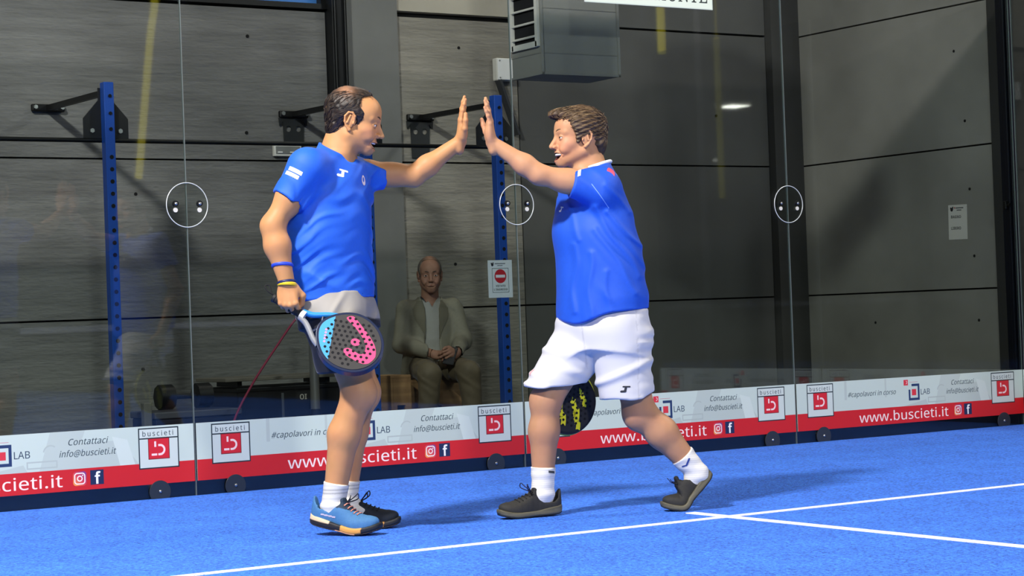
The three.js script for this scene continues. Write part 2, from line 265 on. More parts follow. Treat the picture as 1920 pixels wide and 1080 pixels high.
{ // galvanised air duct with a louvred grille
  const t = thing('air_duct', 'galvanised sheet metal air duct hanging behind the glass with a white grille', 'duct', [-3.165, 2.29, -0.665]);
  obj('body', metric(rbox(0.57, 1.3, 0.33, 0.006, 0, 0.65, 0)), M.galv, t);
  for (const y of [0.13, 0.4, 0.68]) obj('seam', box(0.574, 0.006, 0.334, 0, y, 0), M.galv, t);
  obj('flange', [box(0.016, 1.3, 0.012, -0.283, 0.65, 0.166), box(0.016, 1.3, 0.012, 0.283, 0.65, 0.166), box(0.58, 0.014, 0.012, 0, 0.006, 0.166), box(0.012, 0.014, 0.33, -0.284, 0.006, 0)], M.galv, t);
  const fx = -0.292;
  const fr = obj('grille_frame', [box(0.02, 0.9, 0.03, fx, 0.62, 0.135), box(0.02, 0.9, 0.03, fx, 0.62, -0.135), box(0.02, 0.035, 0.27, fx, 0.185, 0), box(0.02, 0.035, 0.27, fx, 1.06, 0)], M.offwhite, t);
  obj('recess', box(0.004, 0.86, 0.25, fx + 0.006, 0.62, 0), M.hole, t);
  for (let i = 0; i < 10; i++) obj('louvre', new THREE.BoxGeometry(0.026, 0.006, 0.25).rotateZ(0.55).translate(fx - 0.004, 0.235 + i * 0.085, 0), M.offwhite, t);
  for (const x of [-0.2, 0.2]) obj('hanger_rod', rod([x, 1.3, 0], [x, 5.71, 0], 0.006), M.steel, t);
}
{ const t = thing('junction_box', 'small white junction box on the concrete wall beside the air duct', 'junction box', [-2.515, 2.575, -2.4]);
  obj('body', rbox(0.15, 0.16, 0.06, 0.01, 0, 0, 0.03), M.offwhite, t); obj('lid', rbox(0.14, 0.15, 0.012, 0.005, 0, 0, 0.063), M.white, t); for (const [a, b] of [[-1, -1], [1, -1], [-1, 1], [1, 1]]) obj('screw', new THREE.CylinderGeometry(0.006, 0.006, 0.006, 8).rotateX(Math.PI / 2).translate(a * 0.055, b * 0.06, 0.07), M.steel, t); }
tag(obj('cable_strap', bar([-2.575, 2.5, -2.35], [-2.42, 2.12, -2.37], 0.055, 0.02), std(0x34363a, 0.7)), 'dark flat strap running down from the junction box', 'strap');
{ const t = thing('wall_plate', 'small grey plate on the concrete wall behind the shoulder of the man in dark shorts', 'plate', [-4.22, 1.985, -2.4]);
  obj('body', rbox(0.2, 0.075, 0.03, 0.005, 0, 0, 0.015), M.offwhite, t); obj('inset', rbox(0.175, 0.05, 0.008, 0.003, 0, 0.003, 0.03), std(0x7c7d7a, 0.5), t); for (const x of [-0.06, 0.03]) obj('button', rbox(0.035, 0.01, 0.006, 0.002, x, -0.012, 0.036), M.white, t); }
// ---------- training rack behind the glass ----------
const upWords = ['leftmost blue perforated rack upright', 'blue perforated rack upright hidden behind the man in dark shorts', 'blue perforated rack upright between the raised hands, holding the no-entry notice'];
function makeUpright(label) {
  const t = thing('rack_upright', label, 'rack upright', [0, 0, 0], 0, 'blue uprights of the training rack');
  obj('post', rbox(0.06, 2.27, 0.06, 0.004, 0, 1.135, 0), M.rackBlue, t);
  for (let y = 0.3; y < 1.9; y += 0.07) obj('hole', new THREE.CylinderGeometry(0.0125, 0.0125, 0.004, 14).rotateX(Math.PI / 2).translate(0.004, y, 0.0295), M.hole, t);
  for (const y of [2.0, 2.09, 2.19]) obj('bolt', new THREE.CylinderGeometry(0.011, 0.011, 0.008, 6).rotateX(Math.PI / 2).translate(0.004, y, 0.033), M.blackSteel, t);
  obj('gusset_plate', plate([[-0.135, 1.935], [0.135, 1.935], [0.135, 2.065], [0.042, 2.17], [0.042, 2.24], [-0.042, 2.24], [-0.042, 2.17], [-0.135, 2.065]], 0.006, 0.001).translate(0, 0, -0.037), M.darkPost, t);
  for (const s of [-1, 1]) obj('plate_bolt', new THREE.CylinderGeometry(0.014, 0.014, 0.01, 6).rotateX(Math.PI / 2).translate(s * 0.085, 1.995, -0.026), M.steel, t);
  obj('wall_arm', bar([0, 2.215, -0.03], [0, 2.225, -0.965], 0.032, 0.032), M.black, t);
  const br = obj('wall_bracket', [rbox(0.21, 0.045, 0.03, 0.008, 0, 2.225, -0.962)], M.black, t);
  for (const s of [-1, 1]) obj('bracket_bolt', new THREE.CylinderGeometry(0.014, 0.014, 0.02, 6).rotateX(Math.PI / 2).translate(s * 0.085, 2.228, -0.942), M.steel, br);
  if (label !== upWords[0]) obj('bracket_shadow_plate', plate([[-0.105, 2.2], [-0.1, 2.15], [-0.085, 2.16], [-0.075, 2.18], [-0.068, 1.95], [0.068, 1.95], [0.075, 2.18], [0.085, 2.16], [0.1, 2.15], [0.105, 2.2]], 0.005, 0.001, [[-0.036, 2.13, 0.02], [0.036, 2.13, 0.02]]).translate(0, 0, -0.974), std(0x2b2d2e, 0.5, 0.2), br);  // dark plate stands in for the shadow under the wall bracket
  obj('foot', rbox(0.16, 0.012, 0.16, 0.003, 0, -0.006, 0), M.black, t);
  return t;
}
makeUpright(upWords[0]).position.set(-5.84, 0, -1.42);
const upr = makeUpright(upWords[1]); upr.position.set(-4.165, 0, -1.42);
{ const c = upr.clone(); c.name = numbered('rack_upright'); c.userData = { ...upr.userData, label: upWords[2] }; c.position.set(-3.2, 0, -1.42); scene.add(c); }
tag(obj('pull_up_bar', rod([-7.5, 1.94, -1.455], [-3.1, 1.94, -1.455], 0.013, 16), M.black), 'long black horizontal bar joining the blue rack uprights', 'bar');
// ---------- gym things low behind the glass ----------
function plyoBox(label, x, z, w, h, d, turn) {
  const t = thing('plyo_box', label, 'wooden box', [x, 0, z], turn, 'wooden jump boxes behind the glass');
  for (const s of [-1, 1]) obj('side_panel', metric(rbox(0.018, h - 0.018, d, 0.002, s * (w / 2 - 0.009), (h - 0.018) / 2, 0)), M.wood, t);
  const sh = new THREE.Shape([[-w / 2 + 0.019, 0], [w / 2 - 0.019, 0], [w / 2 - 0.019, h - 0.018], [-w / 2 + 0.019, h - 0.018]].map((p) => new THREE.Vector2(...p)));
  const q = new THREE.Path(); q.moveTo(-0.03, h * 0.45); q.lineTo(0.03, h * 0.45); q.lineTo(0.03, h * 0.62); q.lineTo(-0.03, h * 0.62); q.closePath(); sh.holes.push(q);
  for (const s of [-1, 1]) obj('front_panel', metric(new THREE.ExtrudeGeometry(sh, { depth: 0.018, bevelEnabled: false }).translate(0, 0, s > 0 ? d / 2 - 0.019 : -d / 2 + 0.001)), M.wood, t);
  obj('lid', metric(rbox(w, 0.018, d, 0.002, 0, h - 0.009, 0)), M.wood, t); return t;
}
plyoBox('wooden jump box under the seated man', -3.5, -1.98, 0.5, 0.46, 0.4, 0);
plyoBox('wooden jump box left of the seated man, beside the rack upright', -3.85, -1.79, 0.15, 0.5, 0.3, 0);
{ const t = thing('storage_crate', 'black storage crate with pale lettering under a thin grey shelf', 'crate', [-4.62, 0, -1.85]);
  obj('body', rbox(0.72, 0.46, 0.4, 0.012, 0, 0.24, 0), M.black, t); obj('rim', rbox(0.74, 0.03, 0.42, 0.008, 0, 0.46, 0), M.black, t); obj('divider', rbox(0.016, 0.42, 0.01, 0.003, -0.06, 0.22, 0.203), std(0x4a4d52, 0.5), t);
  const f = canvasTex(256, 128, (c) => { c.fillStyle = '#0c0c0d'; c.fillRect(0, 0, 256, 128); c.fillStyle = '#b9b3a8'; c.font = 'bold 90px sans-serif'; c.fillText('OI', 40, 96); }); obj('lettering', new THREE.PlaneGeometry(0.13, 0.065).translate(0.1, 0.4, 0.2012), std(0xffffff, 0.6, 0, { map: f }), t); }
{ const t = thing('low_shelf', 'thin grey shelf board above the black crate', 'shelf', [-4.64, 0.479, -1.85]); obj('board', metric(rbox(0.85, 0.022, 0.44, 0.004, 0, 0.045, 0)), std(0x6d675d, 0.6), t); for (const s of [-1, 1]) obj('foot', box(0.03, 0.036, 0.3, s * 0.3, 0.018, 0), M.black, t); }
{ const t = thing('stand_pole', 'grey steel pole of a stand behind the racket hand', 'pole', [-4.56, 0, -1.45]); obj('pole', rod([0, 0.01, 0], [0, 0.96, 0], 0.028, 24), std(0x8d8c8a, 0.35, 0.6), t); obj('collar', rod([0, 0.28, 0], [0, 0.33, 0], 0.035, 24), M.darkPost, t); obj('base', rod([0, -0.012, 0], [0, 0.016, 0], 0.14, 32), M.black, t); obj('cap', new THREE.SphereGeometry(0.028, 20, 10).translate(0, 0.96, 0), M.black, t); }
{ const t = thing('dumbbell', 'black dumbbell with round heads lying on a low platform', 'dumbbell', [-5.29, 0.366, -1.74]);
  for (const s of [-1, 1]) { obj('head', new THREE.CylinderGeometry(0.075, 0.075, 0.09, 8).rotateZ(Math.PI / 2).translate(s * 0.12, 0.075, 0), M.black, t); } obj('handle', rod([-0.1, 0.075, 0], [0.1, 0.075, 0], 0.016), M.darkPost, t); }
{ const t = thing('low_platform', 'low dark blue platform with grey edge behind the left advertising strips', 'platform', [-5.28, 0, -1.74]); obj('body', rbox(0.54, 0.32, 0.36, 0.01, 0, 0.16, 0), std(0x0d1226, 0.6), t); obj('edge', rbox(0.56, 0.04, 0.38, 0.008, 0, 0.34, 0), std(0x4b4d55, 0.5), t); obj('upright', rbox(0.05, 0.42, 0.05, 0.006, -0.31, 0.21, 0.14), std(0x6e6c66, 0.6), t); for (const x of [-0.13, 0.13]) obj('red_lettering', box(0.2, 0.05, 0.003, x, 0.2, 0.1815), std(0x5a1426, 0.6), t); }
tag(obj('resistance_band', tube([[-5.24, 0.02, -1.3], [-5.13, 0.28, -1.4], [-4.95, 0.5, -1.5], [-4.78, 0.72, -1.5], [-4.66, 0.87, -1.49], [-4.6, 0.93, -1.47]], 0.007, 60, 8), std(0x8e2144, 0.6)), 'thin red resistance band hanging from the pole to the floor', 'resistance band');
{ // net across the middle of the court
  const t = thing('court_net', 'black padel net with white tape across the middle of the court', 'net', [-5, 0, 10]);
  obj('tape', rbox(9.9, 0.06, 0.012, 0.003, 0, 0.87, 0), M.white, t); for (const s of [-1, 1]) obj('post', rbox(0.06, 0.95, 0.06, 0.008, s * 4.98, 0.475, 0), M.navySteel, t);
  const g = []; for (let x = -4.94; x < 4.95; x += 0.06) g.push(box(0.003, 0.82, 0.003, x, 0.43, 0)); for (let y = 0.04; y < 0.84; y += 0.06) g.push(box(9.88, 0.003, 0.003, 0, y, 0.003));
  obj('netting', g, M.black, t).userData = { kind: 'stuff' };
}
const stripGlow = new THREE.MeshStandardMaterial({ color: 0xb5a82a, emissive: 0xd8c832, emissiveIntensity: 2.4 });  // glow added out of view to draw yellow streaks in the glass
const stripDim = new THREE.MeshStandardMaterial({ color: 0xb5a82a, emissive: 0xd8c832, emissiveIntensity: 0.6 });
for (const [x, z, y0, y1, w] of [[3.75, 8.71, 3.75, 7.9, 0.07], [5.61, 10.02, 2.2, 4.2, 0.06]]) tag(obj('added_glow_strip', [rbox(w, y1 - y0, w, 0.01, x, (y0 + y1) / 2, z), rod([x, y1, z], [x, 8, z], 0.012)], z < 9 ? stripGlow : stripDim), `added yellow upright glow strip ${z < 9 ? 'nearer to' : 'farther from'} the court in the side hall`, 'light strip', 'added yellow glow strips of the hall');
tag(obj('added_glow_strip', tube([[-0.16, 8, 14.3], [0.0, 5.03, 14.3], [-0.07, 4.6, 14.3], [-0.19, 3.65, 14.3], [-0.3, 2.74, 14.3]], 0.05, 40, 8), stripGlow), 'added slanting yellow glow strip hanging beyond the net', 'light strip', 'added yellow glow strips of the hall');
// ---------- lamps ----------
const lampGlow = new THREE.MeshStandardMaterial({ color: 0x111111, emissive: 0xfff6e8, emissiveIntensity: 12 });
FLOODS.forEach((f, i) => {
  const [x, y, z, ax, ay, az] = f, side = x > -5 ? 1 : -1;
  const t = thing('floodlight_mast', `tall mast with court floodlight, ${side > 0 ? 'far' : 'camera'} side, ${z < 10 ? 'near the back glass' : 'beyond the net'}`, 'floodlight', [x, 0, z], 0, 'court floodlight masts');
  obj('mast', [rbox(0.1, 6.1, 0.1, 0.008, side * 0.18, 3.05, 0), bar([side * 0.18, 6, 0], [side * 0.02, 6, 0], 0.05, 0.05)], M.navySteel, t);
  const h = new THREE.Group(); h.name = 'lamp_head'; h.position.set(0, 6, 0); t.add(h); h.lookAt(ax, ay, az);
  obj('housing', rbox(0.74, 0.44, 0.08, 0.01, 0, 0, -0.05), M.blackSteel, h); obj('glow', box(0.7, 0.4, 0.004, 0, 0, -0.004), lampGlow, h);
  const d = V([ax - x, ay - y, az - z]).normalize().multiplyScalar(0.02);
  areaLight(0.7, 0.4, FLOOD * f[6], [x + d.x, y + d.y, z + d.z], [ax, ay, az], 0xfffaf5);
});
BAYS.forEach(([x, y, z], i) => { const q = [0.58, 0.5, 0.58, 0.58, 0.58, 0.58, 0.4, 0.25][i];
  const t = thing('hall_lamp', i === 6 ? 'bright square lamp whose larger reflection shows in the glass right of the players' : i === 7 ? 'small bright lamp whose tiny reflection shows in the glass right of the players' : i === 1 ? 'added lamp brightening the wall above the seated man, over the picture' : ['added ceiling fill lamp left of the court, level with the back glass', '', 'added ceiling fill lamp above the net', 'added ceiling fill lamp over the side hall right of the court', 'added ceiling fill lamp beyond the net, left of the court', 'added ceiling fill lamp above the far end of the court'][i], 'lamp', [x, y, z], 0, 'flat lamps under the hall ceiling');
  obj('housing', rbox(q + 0.04, 0.06, q + 0.04, 0.01, 0, 0.04, 0), M.white, t); obj('diffuser', rbox(q, 0.012, q, 0.003, 0, 0.004, 0), lampGlow, t); obj('rod', rod([0, 0.07, 0], [0, 8 - y, 0], 0.008), M.blackSteel, t);
  areaLight(q, q, HIGHBAY * (i === 1 ? 3.2 : Math.min(3, 0.34 / q / q)), [x, y - 0.012, z], [x, 0, z + 0.001], 0xfff6ea);  // the second lamp is added, unseen, to brighten the top of the wall
});
// ---------- modelling with distance fields ----------
const smin = (a, b, k) => { const h = Math.max(k - Math.abs(a - b), 0) / k; return Math.min(a, b) - h * h * k * 0.25; };
const smax = (a, b, k) => -smin(-a, -b, k);
const clamp = (x, a = 0, b = 1) => Math.max(a, Math.min(b, x)), mix = (a, b, t) => a + (b - a) * t, sstep = (a, b, x) => { const t = clamp((x - a) / (b - a)); return t * t * (3 - 2 * t); };
const sub3 = (a, b) => [a[0] - b[0], a[1] - b[1], a[2] - b[2]], add3 = (a, b, s = 1) => [a[0] + b[0] * s, a[1] + b[1] * s, a[2] + b[2] * s], dot3 = (a, b) => a[0] * b[0] + a[1] * b[1] + a[2] * b[2];
const cross3 = (a, b) => [a[1] * b[2] - a[2] * b[1], a[2] * b[0] - a[0] * b[2], a[0] * b[1] - a[1] * b[0]], norm3 = (a) => { const l = Math.hypot(...a); return [a[0] / l, a[1] / l, a[2] / l]; }, mix3 = (a, b, t) => [mix(a[0], b[0], t), mix(a[1], b[1], t), mix(a[2], b[2], t)];
function cap(a, b, ra, rb = ra, flat = null, s = 1) {   // tapered limb; flattened by s along flat
  const dx = b[0] - a[0], dy = b[1] - a[1], dz = b[2] - a[2], L = dx * dx + dy * dy + dz * dz || 1e-9, s2 = s * s - 1;
  return (x, y, z) => {
    let px = x - a[0], py = y - a[1], pz = z - a[2]; const t = clamp((px * dx + py * dy + pz * dz) / L);
    px -= t * dx; py -= t * dy; pz -= t * dz; let q = px * px + py * py + pz * pz;
    if (flat) { const n = px * flat[0] + py * flat[1] + pz * flat[2]; q += s2 * n * n; }
    return Math.sqrt(q) - (ra + (rb - ra) * t);
  };
}
const ellv = (x, y, z, a, b, c) => { const u = x / a, v = y / b, w = z / c, k0 = Math.sqrt(u * u + v * v + w * w), k1 = Math.sqrt(u * u / a / a + v * v / b / b + w * w / c / c); return k1 < 1e-9 ? -Math.min(a, b, c) : k0 * (k0 - 1) / k1; };
const ell = (c, r, ax = null) => ax ? (x, y, z) => { const p = [x - c[0], y - c[1], z - c[2]]; return ellv(dot3(p, ax[0]), dot3(p, ax[1]), dot3(p, ax[2]), ...r); } : (x, y, z) => ellv(x - c[0], y - c[1], z - c[2], ...r);
const uni = (k, ...fs) => (x, y, z) => { let d = fs[0](x, y, z); for (let i = 1; i < fs.length; i++) d = smin(d, fs[i](x, y, z), k); return d; };
function loft(st, yaw, pw = 2) {   // st: rows [y, cx, cz, half width along the shoulders, half depth]; yaw: way the front looks, in the x-z plane
  const fx = Math.cos(yaw), fz = Math.sin(yaw), n = st.length;
  return (x, y, z) => {
    let i = 0; while (i < n - 2 && y > st[i + 1][0]) i++;
    const A = st[i], B = st[i + 1], t0 = clamp((y - A[0]) / (B[0] - A[0])), P = st[Math.max(0, i - 1)], Q = st[Math.min(n - 1, i + 2)];
    const h = (k) => { const m0 = (B[k] - P[k]) * 0.5, m1 = (Q[k] - A[k]) * 0.5, t2 = t0 * t0, t3 = t2 * t0; return (2 * t3 - 3 * t2 + 1) * A[k] + (t3 - 2 * t2 + t0) * m0 + (3 * t2 - 2 * t3) * B[k] + (t3 - t2) * m1; };
    const px = x - h(1), pz = z - h(2), a = h(3), b = h(4), f = px * fx + pz * fz, s = -px * fz + pz * fx;
    const k = Math.pow(Math.pow(Math.abs(s / a), pw) + Math.pow(Math.abs(f / b), pw), 1 / pw);
    const d = (k - 1) * Math.min(a, b) * (1 + 0.35 * Math.abs(s) / (Math.abs(s) + Math.abs(f) + 1e-6));
    return Math.max(d, st[0][0] - y, y - st[n - 1][0]);
  };
}
function n3(x, y, z, s = 1) {
  const xi = Math.floor(x), yi = Math.floor(y), zi = Math.floor(z); let fx = x - xi, fy = y - yi, fz = z - zi; fx *= fx * (3 - 2 * fx); fy *= fy * (3 - 2 * fy); fz *= fz * (3 - 2 * fz);
  const q = (a, b, c) => hash(xi + a, yi + b, s * 131 + (zi + c) * 977);
  return mix(mix(mix(q(0, 0, 0), q(1, 0, 0), fx), mix(q(0, 1, 0), q(1, 1, 0), fx), fy), mix(mix(q(0, 0, 1), q(1, 0, 1), fx), mix(q(0, 1, 1), q(1, 1, 1), fx), fy), fz);
}
const ridge = (x, y, z, s) => { const r = (n3(x, y, z, s) - 0.5) / 0.23; return Math.exp(-r * r); };
// surface of a field on a grid (one vertex per cell, pulled onto the surface); keep() limits where it is built
function skin(f, lo, hi, c, { colour = null, keep = null } = {}) {
  const N = [0, 1, 2].map((i) => Math.ceil((hi[i] - lo[i]) / c) + 2), [nx, ny, nz] = N, B = 6, val = new Float32Array(nx * ny * nz), at = (i, j, k) => (k * ny + j) * nx + i;
  for (let bk = 0; bk < nz; bk += B) for (let bj = 0; bj < ny; bj += B) for (let bi = 0; bi < nx; bi += B) {
    const d = f(lo[0] + (bi + B / 2 - 0.5) * c, lo[1] + (bj + B / 2 - 0.5) * c, lo[2] + (bk + B / 2 - 0.5) * c), far = Math.abs(d) > B * c * 1.45 + 0.006;
    for (let k = bk; k < Math.min(nz, bk + B); k++) for (let j = bj; j < Math.min(ny, bj + B); j++) for (let i = bi; i < Math.min(nx, bi + B); i++) val[at(i, j, k)] = far ? d : f(lo[0] + i * c, lo[1] + j * c, lo[2] + k * c);
  }
  const id = new Int32Array(nx * ny * nz).fill(-1), pos = [], idx = [];
  const E = [[0, 1], [2, 3], [4, 5], [6, 7], [0, 2], [1, 3], [4, 6], [5, 7], [0, 4], [1, 5], [2, 6], [3, 7]], v = new Float64Array(8);
  for (let k = 0; k < nz - 1; k++) for (let j = 0; j < ny - 1; j++) for (let i = 0; i < nx - 1; i++) {
    let neg = 0; for (let q = 0; q < 8; q++) { v[q] = val[at(i + (q & 1), j + ((q >> 1) & 1), k + (q >> 2))]; if (v[q] < 0) neg++; }
    if (neg === 0 || neg === 8) continue;
    let x = 0, y = 0, z = 0, m = 0;
    for (const [a, b] of E) if ((v[a] < 0) !== (v[b] < 0)) { const t = v[a] / (v[a] - v[b]); x += mix(a & 1, b & 1, t); y += mix((a >> 1) & 1, (b >> 1) & 1, t); z += mix(a >> 2, b >> 2, t); m++; }
    const p = [lo[0] + (i + x / m) * c, lo[1] + (j + y / m) * c, lo[2] + (k + z / m) * c];
    if (keep && !keep(...p)) continue;
    id[at(i, j, k)] = pos.length / 3; pos.push(...p);
  }
  const quad = (a, b, d, e, flip) => { if (a < 0 || b < 0 || d < 0 || e < 0) return; if (flip) idx.push(a, d, b, a, e, d); else idx.push(a, b, d, a, d, e); };
  for (let k = 1; k < nz - 1; k++) for (let j = 1; j < ny - 1; j++) for (let i = 1; i < nx - 1; i++) {
    const s = val[at(i, j, k)] < 0;
    if (s !== (val[at(i + 1, j, k)] < 0)) quad(id[at(i, j - 1, k - 1)], id[at(i, j, k - 1)], id[at(i, j, k)], id[at(i, j - 1, k)], !s);
    if (s !== (val[at(i, j + 1, k)] < 0)) quad(id[at(i - 1, j, k - 1)], id[at(i - 1, j, k)], id[at(i, j, k)], id[at(i, j, k - 1)], !s);
    if (s !== (val[at(i, j, k + 1)] < 0)) quad(id[at(i - 1, j - 1, k)], id[at(i, j - 1, k)], id[at(i, j, k)], id[at(i - 1, j, k)], !s);
  }
  const n = pos.length / 3, P = new Float32Array(n * 3), Nn = new Float32Array(n * 3), C = colour ? new Float32Array(n * 3) : null, UV = new Float32Array(n * 2), e = c * 0.55;
  const grad = (x, y, z) => { const a = f(x + e, y - e, z - e), b = f(x - e, y - e, z + e), q = f(x - e, y + e, z - e), w = f(x + e, y + e, z + e), g = [a - b - q + w, -a - b + q + w, -a + b - q + w], l = Math.hypot(...g) || 1; return [g[0] / l, g[1] / l, g[2] / l, l / (4 * e)]; };
  for (let i = 0; i < n; i++) {
    let x = pos[3 * i], y = pos[3 * i + 1], z = pos[3 * i + 2], g = grad(x, y, z); const s = clamp(f(x, y, z) / Math.max(g[3], 0.5), -c * 0.5, c * 0.5);
    x -= g[0] * s; y -= g[1] * s; z -= g[2] * s;
    P.set([x, y, z], 3 * i); Nn.set(g.slice(0, 3), 3 * i); UV.set([x + 0.6 * z, y], 2 * i); if (C) C.set(colour(x, y, z, g), 3 * i);
  }
  const g = new THREE.BufferGeometry(); g.setAttribute('position', new THREE.BufferAttribute(P, 3)); g.setAttribute('normal', new THREE.BufferAttribute(Nn, 3)); g.setAttribute('uv', new THREE.BufferAttribute(UV, 2));
  if (C) g.setAttribute('color', new THREE.BufferAttribute(C, 3)); g.setIndex(idx); return g;
}
const lin = (hex) => { const c = new THREE.Color(hex); return [c.r, c.g, c.b]; };
// a flat print that follows a surface: mask(u, v) in 0..1 says where there is print
function decal(f, o, du, dv, w, h, mask, nu = 80, nv = 60, lift = 0.0012) {
  const n = norm3(cross3(du, dv)), pos = [], idx = [], id = [];
  for (let j = 0; j <= nv; j++) for (let i = 0; i <= nu; i++) {
    const u = i / nu - 0.5, v = j / nv - 0.5, s = add3(add3(o, du, u * w), dv, v * h); let t = 0.12;
    for (let q = 0; q < 60; q++) { const p = add3(s, n, t), d = f(...p); t -= Math.max(d * 0.7, 0.0002); if (d < 0.0004) break; }
    pos.push(...add3(s, n, t + lift)); id.push(id.length);
  }
  for (let j = 0; j < nv; j++) for (let i = 0; i < nu; i++) if (mask((i + 0.5) / nu, (j + 0.5) / nv)) { const a = j * (nu + 1) + i; idx.push(a, a + 1, a + nu + 2, a, a + nu + 2, a + nu + 1); }
  const g = new THREE.BufferGeometry(); g.setAttribute('position', new THREE.Float32BufferAttribute(pos, 3)); g.setIndex(idx); g.computeVertexNormals(); g.setAttribute('uv', new THREE.Float32BufferAttribute(new Float32Array(pos.length / 3 * 2), 2)); return g;
}
const segd = (x, y, ax, ay, bx, by) => { const dx = bx - ax, dy = by - ay, t = clamp(((x - ax) * dx + (y - ay) * dy) / (dx * dx + dy * dy)); return Math.hypot(x - ax - t * dx, y - ay - t * dy); };
const inPoly = (x, y, p) => { let r = false; for (let i = 0, j = p.length - 1; i < p.length; j = i++) if ((p[i][1] > y) !== (p[j][1] > y) && x < (p[j][0] - p[i][0]) * (y - p[i][1]) / (p[j][1] - p[i][1]) + p[i][0]) r = !r; return r; };
// a field that is only asked within r of the given points
function bnd(pts, r, f) { const [lo, hi] = bounds(pts, r); return (x, y, z) => { const a = Math.max(lo[0] - x, x - hi[0], lo[1] - y, y - hi[1], lo[2] - z, z - hi[2]); return a > 0.09 ? a : f(x, y, z); }; }
// ---------- heads ----------
// own frame of a head: x to the front, y up, z to its right or left alike (metres, before scaling)
function headShape({ smile = 1, squint = 0.0032, jaw = 1, nose = 1 }) {
  const cran = ell([-0.014, 0.036, 0], [0.096, 0.083, 0.074]), face = ell([0.036, -0.02, 0], [0.058, 0.086, 0.057]), fore = ell([0.046, 0.043, 0], [0.045, 0.05, 0.055]);
  const cheek = ell([0.05, -0.028, 0.044], [0.03, 0.02, 0.018]), jawB = cap([-0.004, -0.058, 0.05], [0.068, -0.096, 0.01], 0.019, 0.016 * jaw), chin = ell([0.077, -0.1, 0], [0.017, 0.017, 0.02]);
  const noseB = cap([0.087, 0.01, 0], [0.111 * nose, -0.034, 0], 0.0075, 0.0108), nost = ell([0.1, -0.038, 0.0125], [0.011, 0.008, 0.0075]), brow = cap([0.086, 0.021, 0.006], [0.066, 0.019, 0.047], 0.0088, 0.007);
  const sock = ell([0.104, -0.001, 0.033], [0.019, 0.0165, 0.021]), lid = ell([0.0765, -0.001, 0.032], [0.0142, 0.0138, 0.0142]), slit = ell([0.0875, -0.002, 0.0345], [0.0115, squint, 0.0125]);
  const muzzle = ell([0.082, -0.071, 0], [0.02, 0.025, 0.029]), smileB = ell([0.068, -0.048, 0.038], [0.021, 0.018, 0.016]), fold = cap([0.1, -0.042, 0.021], [0.077, -0.084, 0.041], 0.0042, 0.0035);
  const sm = Math.max(0, smile - 0.6) * 0.006, upL = cap([0.1005, -0.0655, 0], [0.0765, -0.059, 0.0345], 0.005, 0.0026), loL = cap([0.0965, -0.087 - sm, 0], [0.075, -0.0715, 0.034], 0.006, 0.003), mouth = ell([0.1, -0.0755, 0], [0.031, 0.0085 * smile, 0.0335]);
  const hp = [[0.006, -0.006, 0.073], [0.005, 0.012, 0.077], [-0.006, 0.024, 0.079], [-0.021, 0.022, 0.082], [-0.031, 0.006, 0.084], [-0.028, -0.014, 0.083], [-0.018, -0.03, 0.079], [-0.005, -0.041, 0.076]], er = hp.slice(1).map((q, i) => cap(hp[i], q, i > 5 ? 0.0048 : 0.0042, i > 5 ? 0.007 : i > 4 ? 0.0048 : 0.0042));
  const ear = bnd([[-0.012, -0.008, 0.08]], 0.042, uni(0.003, ...er, ell([-0.011, -0.008, 0.074], [0.019, 0.03, 0.0055]), ell([0.005, -0.013, 0.077], [0.0045, 0.007, 0.005]), cap([-0.012, 0.012, 0.079], [-0.018, -0.016, 0.082], 0.0042, 0.0042)));
  const mouthD = (x, y, z) => mouth(x, y - 5 * z * z * 0.9, z);
  const f = (x, y, z) => {
    const a = Math.abs(z);
    let d = smin(cran(x, y, z), face(x, y, z), 0.03); d = smin(d, fore(x, y, z), 0.03); d = smin(d, cheek(x, y, a), 0.022); d = smin(d, jawB(x, y, a), 0.03); d = smin(d, chin(x, y, z), 0.022);
    d = smin(d, muzzle(x, y, z), 0.022); d = smin(d, brow(x, y, a), 0.013); d = smax(d, -sock(x, y, a), 0.014); d = smin(d, noseB(x, y, z), 0.013); d = smin(d, nost(x, y, a), 0.007);
    d = smin(d, lid(x, y, a), 0.004); d = smax(d, -slit(x, y, a), 0.002); d = smin(d, smileB(x, y, a), 0.014); d = smax(d, -fold(x, y, a), 0.007);
    d = smin(d, upL(x, y, a), 0.005); d = smin(d, loL(x, y, a), 0.005); d = smax(d, -mouthD(x, y, z), 0.003);
    return smin(d, ear(x, y, a), 0.005);
  };
  return { f, cran, lash: (x, y, z) => slit(x, y - 0.0012, Math.abs(z)), lips: (x, y, z) => Math.min(upL(x, y, Math.abs(z)), loL(x, y, Math.abs(z))), mouthD };
}
// frame of a head: where its middle is, the way it looks, its size
function frame(o, fwd, up, s = 1) {
  const X = norm3(fwd), Z = norm3(cross3(X, up)), Y = cross3(Z, X);
  return { o, X, Y, Z, s, to: (x, y, z) => { const p = [x - o[0], y - o[1], z - o[2]]; return [dot3(p, X) / s, dot3(p, Y) / s, dot3(p, Z) / s]; }, from: (a) => add3(add3(add3(o, X, a[0] * s), Y, a[1] * s), Z, a[2] * s),
    wrap: (f) => (x, y, z) => { const a = x - o[0], b = y - o[1], c = z - o[2]; return s * f((a * X[0] + b * X[1] + c * X[2]) / s, (a * Y[0] + b * Y[1] + c * Y[2]) / s, (a * Z[0] + b * Z[1] + c * Z[2]) / s); },
    matrix: () => new THREE.Matrix4().makeBasis(V(X).multiplyScalar(s), V(Y).multiplyScalar(s), V(Z).multiplyScalar(s)).setPosition(...o) };
}
function bounds(pts, r) { const lo = [9, 9, 9], hi = [-9, -9, -9]; for (const p of pts) for (let i = 0; i < 3; i++) { lo[i] = Math.min(lo[i], p[i] - r); hi[i] = Math.max(hi[i], p[i] + r); } return [lo, hi]; }
